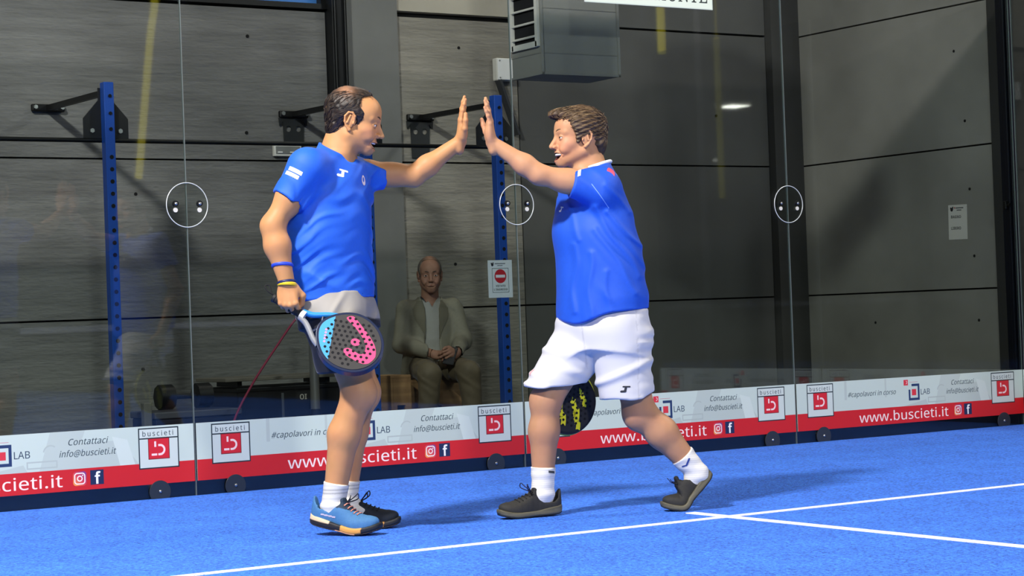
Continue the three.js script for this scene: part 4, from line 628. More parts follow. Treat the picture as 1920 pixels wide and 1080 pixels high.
  const fa = norm3(sub3(wrR, elR)); band(mix3(elR, wrR, 0.7), fa, 0.0405, 0.0042, std(0x2344c4, 0.5), [-0.2, 0, 0.15], 'blue band on the forearm'); band(mix3(elR, wrR, 1.0), fa, 0.0345, 0.004, std(0x141f52, 0.5), [-0.1, 0, 0.12], 'navy band'); band(mix3(elR, wrR, 1.035), fa, 0.0345, 0.0046, std(0xe8c21a, 0.45), [-0.25, 0, 0.1], 'yellow band');
  // ----- his racket -----
  const A = norm3([0.84, -0.55, 0.12]), hc = HR.P(0.092, -0.03, 0.0), N = norm3(sub3([0.1, 0.44, 0.89], A.map((q) => q * dot3(A, [0.1, 0.44, 0.89])))), Y = cross3(N, A);
  const r = thing('padel_racket', 'grey padel racket with a pink mark held by the man in dark shorts', 'racket');
  const m4 = new THREE.Matrix4().makeBasis(V(A), V(Y), V(N)).setPosition(...hc); const gm = new THREE.Matrix4().makeRotationY(t.rotation.y).setPosition(...t.position.toArray()); gm.multiply(m4).decompose(r.position, r.quaternion, r.scale);
  buildRacket(r, { face: 0x2a2827, frame: 0x12203f, core: 0x0b0b0c, throat: 0x2f8fd8, grip: 0x17181a, strap: 0x0c0c0d, collar: 0xe6e6e2, style: 'pink', spin: 0.42 });
}
function buildRacket(r, c) {
  const cx = 0.275, a = 0.142, b = 0.128, ph = c.spin ?? 0, cs = Math.cos(ph), sn = Math.sin(ph), sp2 = ([x, y]) => [cx + (x - cx) * cs - y * sn, (x - cx) * sn + y * cs], un = ([x, y]) => [cx + (x - cx) * cs + y * sn, -(x - cx) * sn + y * cs];   // middle and half axes of the head along the handle
  const outline = (k) => { const p = []; for (let i = 0; i < 64; i++) { const q = i / 64 * Math.PI * 2, x = Math.cos(q), y = Math.sin(q), sq = x < 0 ? 1 - 0.1 * x * x : 1; p.push([cx + (a - k) * x, (b - k) * y * (x < 0 ? 1 - 0.16 * x * x * Math.abs(x) : 1) * sq]); } return p; };
  const body = plate(outline(0.003), 0.036, 0.003).translate(0, 0, -0.018); obj('frame', body, std(c.frame, 0.35, 0.1), r);
  const gf = c.style === 'pink' ? 0.196 : 0;
  const face = plate(outline(0.012), 0.002, 0.0008); 
  for (const s of [1, -1]) { const g = face.clone(); if (s < 0) g.rotateX(Math.PI); g.translate(0, 0, s * 0.0208); obj('face', g, std(c.face, 0.5), r); }
  const hm = M.hole, hg = new THREE.CylinderGeometry(0.0058, 0.0058, 0.0012, 16).rotateX(Math.PI / 2);
  const P = (name, pts, z, col, depth = 0.0006) => obj(name, plate(pts, depth).translate(0, 0, z), std(col, 0.45), r);
  if (c.style === 'pink') {
    const o = outline(0.0125), cut = []; o.forEach((p, i) => { const q = o[(i + 1) % o.length], a = un(p)[0] - 0.205, b = un(q)[0] - 0.205; if (a < 0) cut.push(p); if (a * b < 0) { const t = a / (a - b); cut.push([mix(p[0], q[0], t), mix(p[1], q[1], t)]); } });
    P('blue_panel', cut, 0.0232, 0x3a9bdc);
    for (let i = 0; i < 5; i++) obj('lettering', box(0.008, 0.008, 0.0006, ...sp2([0.178, 0.034 - i * 0.013]), 0.0242), std(0xe58fd0, 0.5), r);
    const J = [[0.262, 0.083], [0.283, 0.094], [0.312, 0.066], [0.345, 0.03], [0.368, -0.005], [0.374, -0.042], [0.356, -0.07], [0.33, -0.074], [0.278, -0.052], [0.27, -0.032], [0.288, -0.026], [0.322, -0.042], [0.336, -0.034], [0.338, -0.01], [0.325, 0.018], [0.3, 0.048]];
    const sp = new THREE.CatmullRomCurve3(J.map((p) => V([p[0], p[1], 0])), true, 'catmullrom', 0.4).getPoints(80).map((p) => [p.x, p.y]);
    P('pink_mark', sp.map(([x, y]) => sp2([0.318 + (x - 0.318) * 1.22, y * 1.16])), 0.0232, 0xe04478); const dot = []; for (let i = 0; i < 24; i++) { const q = i / 24 * 6.2832; dot.push([0.3 + 0.019 * Math.cos(q), 0.0 + 0.016 * Math.sin(q)]); } P('pink_mark', dot.map(sp2), 0.0232, 0xe04478);
  } else {
    for (const [x, y, s] of [[0.3, 0.03, 1], [0.33, -0.03, 0.9], [0.26, -0.05, 0.8], [0.35, 0.04, 0.8], [0.3, -0.075, 0.7], [0.25, 0.06, 0.8]]) for (let k = 0; k < 3; k++) { const q = []; for (let i = 0; i < 9; i++) { const w = i / 9 * 6.2832 + k, rr = s * (0.012 + 0.012 * (i % 2) + 0.004 * k); q.push([x + 0.028 * (k - 1) * s + rr * Math.cos(w), y + 0.012 * (k - 1) + rr * 0.6 * Math.sin(w)]); } for (const z of [0.0232, -0.0238]) P('yellow_splash', q, z, 0xe8e015); }
    obj('rim_line', new THREE.TorusGeometry(1, 0.045, 8, 72).scale(a - 0.001, b - 0.001, 0.14).translate(cx, 0, 0), std(0xd9d62a, 0.4), r);
  }
  for (let j = -5; j <= 5; j++) for (let i = -5; i <= 5; i++) { const x = cx + 0.022 + i * 0.0225 + (j & 1) * 0.01125, y = j * 0.0198; if (Math.pow((x - cx) / (a - 0.03), 2) + Math.pow(y / (b - 0.028), 2) < 1 && x > 0.17) { const h = new THREE.Mesh(hg, hm); h.name = 'hole'; h.position.set(...sp2([x, y]), 0.0236); h.castShadow = h.receiveShadow = true; r.add(h); } }
  // throat arms, handle, grip, strap
  for (const s of [-1, 1]) obj('throat_arm', tube([[0.05, s * 0.013, 0], [0.085, s * 0.022, 0], [0.12, s * 0.044, 0], [0.148, s * 0.063, 0], [0.178, s * 0.076, 0]], 0.0115, 20, 10).scale(1, 1, 1.2), std(s > 0 ? c.throat : 0x8d8f90, 0.4), r);
  obj('throat_bridge', tube([[0.125, -0.045, 0], [0.142, 0, 0], [0.125, 0.045, 0]], 0.008, 16, 8), std(c.frame, 0.4), r);
  obj('grip', [rod([-0.075, 0, 0], [0.052, 0, 0], 0.0175, 24, 0.0165)], std(c.grip, 0.8), r); obj('butt_cap', rod([-0.083, 0, 0], [-0.073, 0, 0], 0.0195, 24), std(c.grip, 0.6), r); obj('grip_collar', rod([0.047, 0, 0], [0.066, 0, 0], 0.0195, 24, 0.021), std(c.collar, 0.6), r);
  for (let i = 0; i < 9; i++) obj('grip_wrap', new THREE.TorusGeometry(0.0176, 0.0012, 6, 24).rotateY(Math.PI / 2 + 0.25).translate(-0.065 + i * 0.013, 0, 0), std(c.grip, 0.9), r);
  obj('wrist_strap', tube([[-0.08, 0, 0], [-0.1, 0.012, 0.004], [-0.125, 0.03, 0.01], [-0.135, 0.018, 0.012], [-0.115, 0.006, 0.01], [-0.09, 0.008, 0.004]], 0.0028, 40, 6), std(c.strap, 0.8), r);
}
// ----- the man in white shorts -----
{
  const t = thing('person', 'person with thick brown hair, blue shirt and white shorts, striding with one hand raised', 'person', [-5.208, 0, 2.489], -33 * Math.PI / 180);
  const F = [-0.8, 0, 0.6], yaw = Math.atan2(F[2], F[0]);
  const head = frame([-0.076, 1.6, 0.01], [-0.955, 0.0, 0.26], [0.02, 1, 0], 1.06), HS = headShape({ smile: 1.75, squint: 0.0022, nose: 1.015 }), headF = bnd([head.o], 0.14, head.wrap(HS.f)), neck0 = [-0.015, 1.44, 0.0];
  const shL = [0.0, 1.375, 0.15], elL = [-0.252, 1.436, 0.2], wrL = [-0.442, 1.577, 0.2], shR = [-0.085, 1.385, -0.165], elR = [-0.03, 1.09, -0.26], wrR = [-0.115, 0.83, -0.2];
  const kR = [-0.252, 0.49, 0.03], cR = [-0.268, 0.36, 0.03], aR = [-0.283, 0.1, 0.03], kL = [0.138, 0.43, 0.045], cL = [0.23, 0.335, 0.03], aL = [0.377, 0.158, 0.0];
  const HL = hand(wrL, [-0.1, 0.99, 0.04], [0.99, 0.1, -0.03], true, { curl: [[2, 4, 3], [2, 4, 3], [3, 5, 4], [5, 7, 5]], spread: [5, 1, -2, -7], thumb: [[0.02, -0.008, 0.026], [0.05, -0.018, 0.054], [0.08, -0.024, 0.066], [0.104, -0.028, 0.072]] }, 1.0);
  const HR = hand(wrR, [-0.12, -0.98, 0.05], [0.1, 0.1, -0.98], false, { curl: [[62, 84, 40], [68, 86, 42], [74, 86, 44], [80, 84, 44]], spread: [4, 1, -2, -5], thumb: [[0.02, -0.012, 0.026], [0.052, -0.03, 0.05], [0.078, -0.046, 0.04], [0.092, -0.058, 0.018]] }, 1.0);
  const torso = loft([[0.74, 0, 0, 0.16, 0.12], [0.9, -0.01, 0, 0.17, 0.13], [1.1, -0.02, 0, 0.165, 0.125], [1.3, -0.03, 0, 0.16, 0.1], [1.4, -0.03, 0, 0.14, 0.08], [1.45, -0.025, 0, 0.08, 0.06]], yaw);
  const armL = bnd([shL, elL, wrL], 0.09, uni(0.03, cap(shL, elL, 0.056, 0.04), ell(mix3(shL, elL, 0.5), [0.075, 0.048, 0.05]), cap(elL, mix3(elL, wrL, 0.3), 0.039, 0.041), cap(mix3(elL, wrL, 0.3), wrL, 0.041, 0.0265)));
  const armR = bnd([shR, elR, wrR], 0.09, uni(0.03, cap(shR, elR, 0.052, 0.042), cap(elR, mix3(elR, wrR, 0.3), 0.042, 0.045), cap(mix3(elR, wrR, 0.3), wrR, 0.045, 0.029)));
  const legR = uni(0.03, ...legShape([-0.06, 0.82, -0.04], kR, cR, aR, [-0.42, 0.05, 0.08], [0.095, 0.061, 0.062, 0.04])), legL = uni(0.03, ...legShape([0.06, 0.82, 0.06], kL, cL, aL, [0.3, 0.06, 0.0], [0.095, 0.064, 0.065, 0.039]));
  const neckF = uni(0.03, cap(neck0, head.from([-0.03, -0.03, 0]), 0.064, 0.058), cap(add3(neck0, [-0.05, 0.01, 0.03]), head.from([0.005, -0.075, 0.015]), 0.035, 0.038));
  const trunk = uni(0.04, torso, neckF, cap([-0.03, 1.4, 0], shR, 0.05, 0.05), cap([-0.03, 1.4, 0], shL, 0.05, 0.05));
  const base = (x, y, z) => smin(smin(smin(trunk(x, y, z), Math.min(legR(x, y, z), legL(x, y, z)), 0.03), armR(x, y, z), 0.03), armL(x, y, z), 0.03);
  const whole = (x, y, z) => smin(smin(smin(base(x, y, z), headF(x, y, z), 0.025), HR.f(x, y, z), 0.01), HL.f(x, y, z), 0.01);
  const lips = lin('#b05a52'), colour = skinColour([0.52, 0.265, 0.14], (x, y, z, c) => {
    const p = head.to(x, y, z); if (Math.abs(p[0]) < 0.15 && p[1] > -0.13 && p[1] < 0.14 && Math.abs(p[2]) < 0.1) { const md = HS.mouthD(...p), l = HS.lips(...p); if (md < 0.0012 && p[0] < 0.098) return [0.09, 0.015, 0.015]; if (l < 0.0012) c = mix3(c, lips, 0.8); if (HS.lash(...p) < 0.0016) c = mix3(c, [0.06, 0.03, 0.02], 0.85); c = mix3(c, [0.66, 0.26, 0.18], 0.4 * Math.exp(-(Math.pow(p[0] - 0.07, 2) + Math.pow(p[1] + 0.035, 2)) / 0.0009)); }
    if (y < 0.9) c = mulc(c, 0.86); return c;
  });
  const inBox = (b, p) => p[0] > b[0][0] && p[0] < b[1][0] && p[1] > b[0][1] && p[1] < b[1][1] && p[2] > b[0][2] && p[2] < b[1][2];
  const headLow = 1.475, inHead = (x, y) => y > headLow && x > -0.23;
  const gBody = skin(whole, [-0.5, 0.02, -0.36], [0.46, 1.56, 0.3], 0.0105, { colour, keep: (x, y, z) => !(y > headLow + 0.024 && x > -0.22) && !(HL.cut(x, y, z) > 0.01 && x < -0.35) && !(HR.cut(x, y, z) > 0.01 && inBox(HR.box, [x, y, z])) && !(x < -0.34 && y > 1.3) });
  const gArm = skin((x, y, z) => smin(armL(x, y, z), HL.f(x, y, z), 0.01), [-0.5, 1.38, 0.1], [-0.3, 1.68, 0.3], 0.006, { colour, keep: (x, y, z) => x < -0.31 && HL.cut(x, y, z) < 0.012 });
  const gHead = skin((x, y, z) => smin(trunk(x, y, z), headF(x, y, z), 0.025), [-0.24, 1.45, -0.13], [0.08, 1.77, 0.15], 0.0028, { colour, keep: inHead });
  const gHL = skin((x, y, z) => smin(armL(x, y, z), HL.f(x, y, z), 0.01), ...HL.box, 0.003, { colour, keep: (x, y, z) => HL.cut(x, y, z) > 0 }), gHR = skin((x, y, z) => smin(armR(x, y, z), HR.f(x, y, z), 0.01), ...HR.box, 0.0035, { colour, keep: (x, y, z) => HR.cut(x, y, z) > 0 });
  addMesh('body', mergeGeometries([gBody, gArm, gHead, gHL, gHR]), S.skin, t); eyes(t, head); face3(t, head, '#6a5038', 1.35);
  // thick hair swept back
  const hm = [ell([-0.016, 0.052, 0], [0.1, 0.077, 0.083]), ell([0.07, 0.093, 0.004], [0.05, 0.023, 0.048]), ell([-0.075, -0.01, 0], [0.038, 0.08, 0.064]), ell([0.0, 0.035, 0.068], [0.052, 0.042, 0.018]), ell([0.02, -0.005, 0.068], [0.017, 0.03, 0.01])];
  const hairR = (x, y, z) => { const a = Math.abs(z); let d = smin(smin(hm[0](x, y, z), hm[1](x, y, z), 0.03), hm[2](x, y, z), 0.03); d = smin(smin(d, hm[3](x, y, a), 0.02), hm[4](x, y, a), 0.014);
    const ang = Math.atan2(y - 0.03 + 0.35 * x, a + 0.001), w = 0.5 * n3(x * 18, y * 18, z * 18, 31); d += 0.0022 * Math.sin(ang * 30 + x * 10 + w * 8) - 0.0025 * (n3(x * 40, y * 90, z * 90, 32) - 0.5);
    const face = -ellv(x - 0.105, y + 0.005 - 0.25 * (0.1 - x) * 0, z, 0.086, 0.086, 0.12), earGap = -ellv(x + 0.006, y + 0.028, a - 0.084, 0.023, 0.03, 0.026), jawGap = -(ellv(x - 0.02, y + 0.075, z, 0.07, 0.06, 0.12));
    return smax(smax(smax(d, face, 0.016), earGap, 0.006), jawGap, 0.01); };
  const hF = head.wrap(hairR), hc = [lin('#5a452f'), lin('#6d553a'), lin('#443322'), lin('#80684a'), lin('#352719'), lin('#917a58')];
  const hair = addMesh('hair', skin(hF, [-0.24, 1.47, -0.13], [0.08, 1.77, 0.15], 0.0032, { colour: (x, y, z) => { const p = head.to(x, y, z), k = n3(p[0] * 14, p[1] * 90, p[2] * 90, 33), low = sstep(0.01, -0.05, p[1]); return mix3(mix3(lin('#3a2b1c'), lin('#6b543a'), k), lin('#150f0a'), 0.7 * low); } }), S.hair, t);
  addMesh('hair_strands', strands(hF, 1500, (R) => { const x = -0.12 + 0.23 * R(), y = 0.0 + 0.15 * R(), z = (R() * 2 - 1) * 0.09, p = head.from([x, y, z]); return Math.abs(hF(...p)) < 0.022 ? p : null; }, (p) => { const q = head.to(...p); const w = 0.3 * (n3(q[0] * 25, q[1] * 25, q[2] * 25, 77) - 0.5); return add3(add3(head.X.map((v) => -v), head.Y, -0.2 - 5 * Math.max(0, -q[0] - 0.01) + w), head.Z, w); }, 0.055, 0.0012, hc, 5), S.hair, hair);
  addMesh('fringe_strands', strands(hF, 420, (R) => { const p = head.from([0.04 + 0.085 * R(), 0.065 + 0.06 * R(), (R() * 2 - 1) * 0.06]); return Math.abs(hF(...p)) < 0.02 ? p : null; }, (p) => { const w = 0.4 * (n3(p[0] * 30, p[1] * 30, p[2] * 30, 78) - 0.5); return add3(add3(head.X.map((v) => -v), head.Y, 0.1 + w), head.Z, 0.5 + w); }, 0.05, 0.0012, hc, 9), S.hair, hair);
  // shirt
  const sL = sleeve(shL, elL, 0.46, 0.082, 0.062, 0.052), sR = sleeve(shR, elR, 0.5, 0.074, 0.066, 0.055);
  const sTorso = loft([[0.74, 0.0, 0, 0.222, 0.182], [0.86, -0.002, 0, 0.222, 0.18], [0.97, -0.006, 0, 0.212, 0.17], [1.09, -0.01, 0, 0.208, 0.163], [1.2, -0.027, 0, 0.204, 0.158], [1.3, -0.032, 0, 0.192, 0.124], [1.38, -0.03, 0, 0.17, 0.102], [1.44, -0.015, 0, 0.11, 0.075], [1.5, -0.01, 0, 0.07, 0.062]], yaw), inHem = loft([[0.7, 0, 0, 0.208, 0.168], [0.9, 0, 0, 0.208, 0.168]], yaw);
  const yoke = uni(0.04, cap([-0.02, 1.412, 0], add3(shL, [0.005, 0.012, -0.01]), 0.06, 0.06), cap([-0.03, 1.412, 0], add3(shR, [0, 0.01, 0.01]), 0.06, 0.056));
  const neckHole = cap([-0.02, 1.462, 0.0], [-0.05, 1.62, 0], 0.066, 0.075), collar = (x, y, z) => (y - 1.468) - 0.3 * (x + 0.02);
  const hem = (x, z) => { const s = x * 0.6 + z * 0.8; return 0.862 - 0.056 * Math.exp(-Math.pow((x + 0.11) / 0.1, 2)) - 0.004 * Math.sin(x * 22); };
  const drag = [[-0.03, 1.29, 0.16, 1.0, 0.013, 0.009], [0.02, 1.27, 0.17, 1.13, 0.011, 0.007], [-0.02, 1.2, 0.14, 0.93, 0.013, 0.007], [-0.11, 1.14, -0.13, 0.86, 0.012, 0.008], [-0.05, 1.1, -0.06, 0.84, 0.014, 0.008], [0.01, 1.02, 0.02, 0.85, 0.014, 0.006], [-0.14, 1.32, -0.09, 1.16, 0.011, 0.006], [0.03, 1.38, 0.12, 1.27, 0.012, 0.006]];
  const folds = (x, y, z) => {
    let hd = 0; if (z > 0) for (const [a, b, c, e, w, A] of drag) { const q = segd(x + 0.008 * Math.sin(y * 28), y, a, b, c, e) / w; if (q < 3) hd += A * Math.exp(-q * q); }
    hd *= sstep(0, 0.05, z);
    const m = sstep(0.86, 0.92, y) * sstep(1.42, 1.32, y); let h = 0; const dg = y * 0.72 + x * 0.9, al = x * 0.72 - y * 0.6;
    h += m * 0.012 * (ridge(dg * 7, al * 1.2, z * 2, 41) - 0.4) * sstep(-0.14, 0.0, x); h += m * 0.009 * (ridge(dg * 17 + 3, al * 2.4, z * 3, 42) - 0.4) * sstep(-0.1, 0.05, x);
    h += sstep(1.3, 1.1, y) * 0.015 * (ridge(x * 11 + 0.6 * y, y * 1.4, z * 4, 43) - 0.4) * sstep(0.06, -0.06, x); h += sstep(1.0, 0.86, y) * 0.006 * (n3(x * 22, y * 7, z * 22, 44) - 0.5);
    h += sstep(1.26, 1.34, y) * 0.005 * (ridge((y + 0.9 * x) * 13, x * 3, z * 3, 45) - 0.4); return h + hd;
  };
  const shirt = (x, y, z) => { let d = smin(sTorso(x, y, z), yoke(x, y, z), 0.04); d = smin(d, sL.f(x, y, z), 0.05); d = smin(d, sR.f(x, y, z), 0.045); d -= folds(x, y, z); d = smax(d, collar(x, y, z), 0.006); d = smax(d, -neckHole(x, y, z), 0.005); d = smax(d, hem(x, z) - y, 0.004); d = smax(smax(d, -sL.inner(x, y, z), 0.004), -sR.inner(x, y, z), 0.004); if (y < 0.9) d = smax(d, -Math.max(inHem(x, y, z), y - hem(x, z) - 0.02), 0.004); return d; };
  const blue = lin('#1352c8'), white = lin('#e9ecf2'), sc = limbCut(shL, elL, 0.36);
  const shirtCol = (x, y, z) => { const c = neckHole(x, y, z) - 0.012, m = 0.94 + 0.12 * n3(x * 220, y * 220, z * 220, 2); if (c < 0 && y > 1.43 && x > -0.05) return white; return mulc(blue, m); };
  const sh = addMesh('shirt', skin(shirt, [-0.32, 0.78, -0.32], [0.26, 1.54, 0.3], 0.0065, { colour: shirtCol }), S.cloth, t);
  addMesh('back_patch', decal(shirt, [0.014, 1.402, 0.085], norm3([0.93, -0.3, -0.2]), norm3([0.25, 0.9, -0.35]), 0.045, 0.062, (u, v) => Math.hypot((u - 0.5) * 1.2, v - 0.5) < 0.5), std(0xe0506e, 0.6), sh);
  { const c = [-0.012, 1.462, 0.0], ring = []; for (let i = 0; i < 28; i++) { const a = i / 28 * Math.PI * 2, x = c[0] + 0.07 * Math.cos(a), z = c[2] + 0.068 * Math.sin(a); ring.push([x, 1.468 + 0.3 * (x + 0.02) + 0.004, z]); } const g = new THREE.TubeGeometry(new THREE.CatmullRomCurve3(ring.map(V), true), 72, 0.008, 8, true); addMesh('collar', g, std(0xe9ecf2, 0.7), sh); }
  const ad = norm3(sub3(elL, shL)); addMesh('sleeve_stripe', decal(shirt, add3(mix3(shL, elL, 0.33), [0, 0.05, 0.05]), norm3([0.45, 0.2, -0.1]), norm3([0.12, 0.75, -0.66]), 0.014, 0.075, (u, v) => v > 0.1 && v < 0.92, 6, 30), std(0xe6ebf5, 0.6), sh);
  addMesh('side_seam', decal(shirt, [0.0, 1.335, 0.2], norm3([0.55, -0.8, 0.1]), norm3([0.8, 0.55, 0]), 0.12, 0.003, () => true, 40, 2), std(0x7ea6f0, 0.6), sh);
  addMesh('chest_mark', decal(shirt, [-0.19, 1.3, 0.05], [0.55, 0, 0.8], [0.1, 1, 0], 0.04, 0.03, bladeMark), std(0xf2f5fa, 0.6), sh);
  // white shorts
  const sw = loft([[0.7, 0, 0, 0.2, 0.16], [0.8, 0.0, 0, 0.205, 0.165], [0.9, 0.0, 0, 0.19, 0.15]], yaw), gR = cap([-0.07, 0.76, -0.04], [-0.262, 0.5, 0.034], 0.13, 0.1), gL = cap([0.07, 0.76, 0.06], [0.082, 0.45, 0.06], 0.128, 0.112), iR = cap([-0.225, 0.58, 0.018], [-0.275, 0.46, 0.03], 0.074, 0.082), iL = cap([0.08, 0.56, 0.06], [0.085, 0.4, 0.06], 0.096, 0.102);
  const cutR = (x, y, z) => 0.551 + 0.02 * (x + 0.25) - y, cutL = (x, y, z) => 0.482 + 0.14 * Math.pow(x - 0.045, 2) * 10 * (x > 0.045 ? 1 : 0.25) + 0.004 * Math.sin(x * 40) - y, split = (x, y) => x + 0.085 + 0.35 * (y - 0.6);
  const shorts = (x, y, z) => {
    let a = smax(gR(x, y, z), cutR(x, y, z), 0.005); a = smax(a, -iR(x, y, z), 0.004); let b = smax(gL(x, y, z), cutL(x, y, z), 0.005); b = smax(b, -iL(x, y, z), 0.004);
    let d = smin(smax(sw(x, y, z), 0.66 - y, 0.02), smin(a, b, 0.014), 0.05);
    const fr = sstep(-0.05, -0.12, x), h = 0.014 * (ridge((y + 0.35 * x) * 17, x * 2.5, z * 2.5, 51) - 0.4) * fr + (1 - fr) * (0.014 * (ridge((y - 0.4 * x) * 15, x * 2, z * 2, 52) - 0.4) + 0.006 * (ridge(y * 38, x * 3, z * 3, 53) - 0.4) * sstep(0.12, 0.15, x)); return smax(d - h, y - 0.9, 0.004);
  };
  const sho = addMesh('shorts', skin(shorts, [-0.4, 0.4, -0.26], [0.26, 0.92, 0.26], 0.007, { colour: (x, y, z) => { const k = (x > 0.129 && x < 0.1355 && z > 0) || (Math.abs(x + 0.085 + 0.1 * (y - 0.7)) < 0.003 && z > 0 && y > 0.62) ? 0.84 : 1; return mulc([0.62, 0.62, 0.63], k); } }), S.cloth, t);
  addMesh('leg_mark', decal(shorts, [0.075, 0.53, 0.16], norm3([0.95, 0.1, 0.1]), norm3([-0.05, 1, 0]), 0.048, 0.035, bladeMark), std(0x23262c, 0.6), sho); addMesh('hip_mark', decal(shorts, [-0.325, 0.61, 0.06], [0.55, 0, 0.8], [0, 1, 0], 0.02, 0.026, (u, v) => u + v > 0.5 && u < 0.9), std(0xd9a3a8, 0.6), sho);
  // socks and shoes
  for (const [a, k, mk] of [[aR, cR, 0], [aL, cL, 1]]) {
    const d = norm3(sub3(k, a)), f0 = mk ? legL : legR, cut = limbCut(a, add3(a, d, mk ? 0.1 : 0.108), 1), f = (x, y, z) => smax(f0(x, y, z) - 0.0045 - 0.001 * Math.sin(y * 150), cut(x, y, z), 0.003);
    const so = addMesh('sock', skin(f, [a[0] - 0.17, 0.0, a[2] - 0.09], [a[0] + 0.12, a[1] + 0.2, a[2] + 0.1], 0.0045, { colour: (x, y, z) => mulc(lin('#e8e6de'), 0.94 + 0.08 * Math.sin(y * 700)) }), S.cloth, t);
    if (mk) addMesh('sock_mark', decal(f, add3(add3(a, d, 0.06), [-0.01, 0, 0.03]), norm3([0.9, 0.45, 0]), norm3([-0.45, 0.9, 0]), 0.05, 0.032, (u, v) => segd(u, v, 0.08, 0.35, 0.4, 0.25) < 0.09 || segd(u, v, 0.4, 0.25, 0.85, 0.85) < 0.1), std(0x27418e, 0.6), so);
    else addMesh('sock_mark', decal(f, add3(add3(a, d, 0.088), [0.03, 0, 0.03]), [0.6, -0.12, -0.5], [0, 1, 0], 0.045, 0.01, () => true), std(0x3a3f40, 0.6), so);
  }
  const bk = lin('#24231f'), shoeC = { upper: (x, y, z) => mulc(y > 0.088 && x > -0.085 ? lin('#0e0e0f') : bk, 0.8 + 0.45 * n3(x * 330, y * 330, z * 330, 4)), mid: (x, y) => mulc(lin('#5f5b48'), y > 0.024 ? 0.7 : 1), out: () => lin('#12110f'), lace: 0x121316, bow: 0x0d1c4a, mark: (u, v) => { v = 1 - v; return Math.abs(v - 0.3 - 0.4 * u * u) < 0.09 && u > 0.1; }, markCol: 0x3a3832 };
  shoe(t, [-0.338, 0.001, 0.062], [-0.93, 0, 0.37], 0, 0.03, shoeC, 1); shoe(t, [0.362, 0.001, 0.0], [-0.99, 0, 0.1], 0, 0.8, shoeC, -1);
  // ----- his racket, hanging behind the front leg -----
  const A = norm3([-0.12, -0.985, 0.05]), hcn = HR.P(0.088, -0.03, 0.0), N = norm3([0.35, 0.03, 0.93]), N2 = norm3(sub3(N, A.map((q) => q * dot3(A, N)))), Y = cross3(N2, A);
  const r = thing('padel_racket', 'black padel racket with yellow splashes behind the front leg of the man in white shorts', 'racket');
  new THREE.Matrix4().makeRotationY(t.rotation.y).setPosition(...t.position.toArray()).multiply(new THREE.Matrix4().makeBasis(V(A), V(Y), V(N2)).setPosition(...hcn)).decompose(r.position, r.quaternion, r.scale);
  buildRacket(r, { face: 0x101113, frame: 0x16171a, core: 0x0b0b0c, throat: 0x1a1b1d, grip: 0x17181a, strap: 0x0c0c0d, collar: 0x2a2b2c, style: 'yellow' });
}
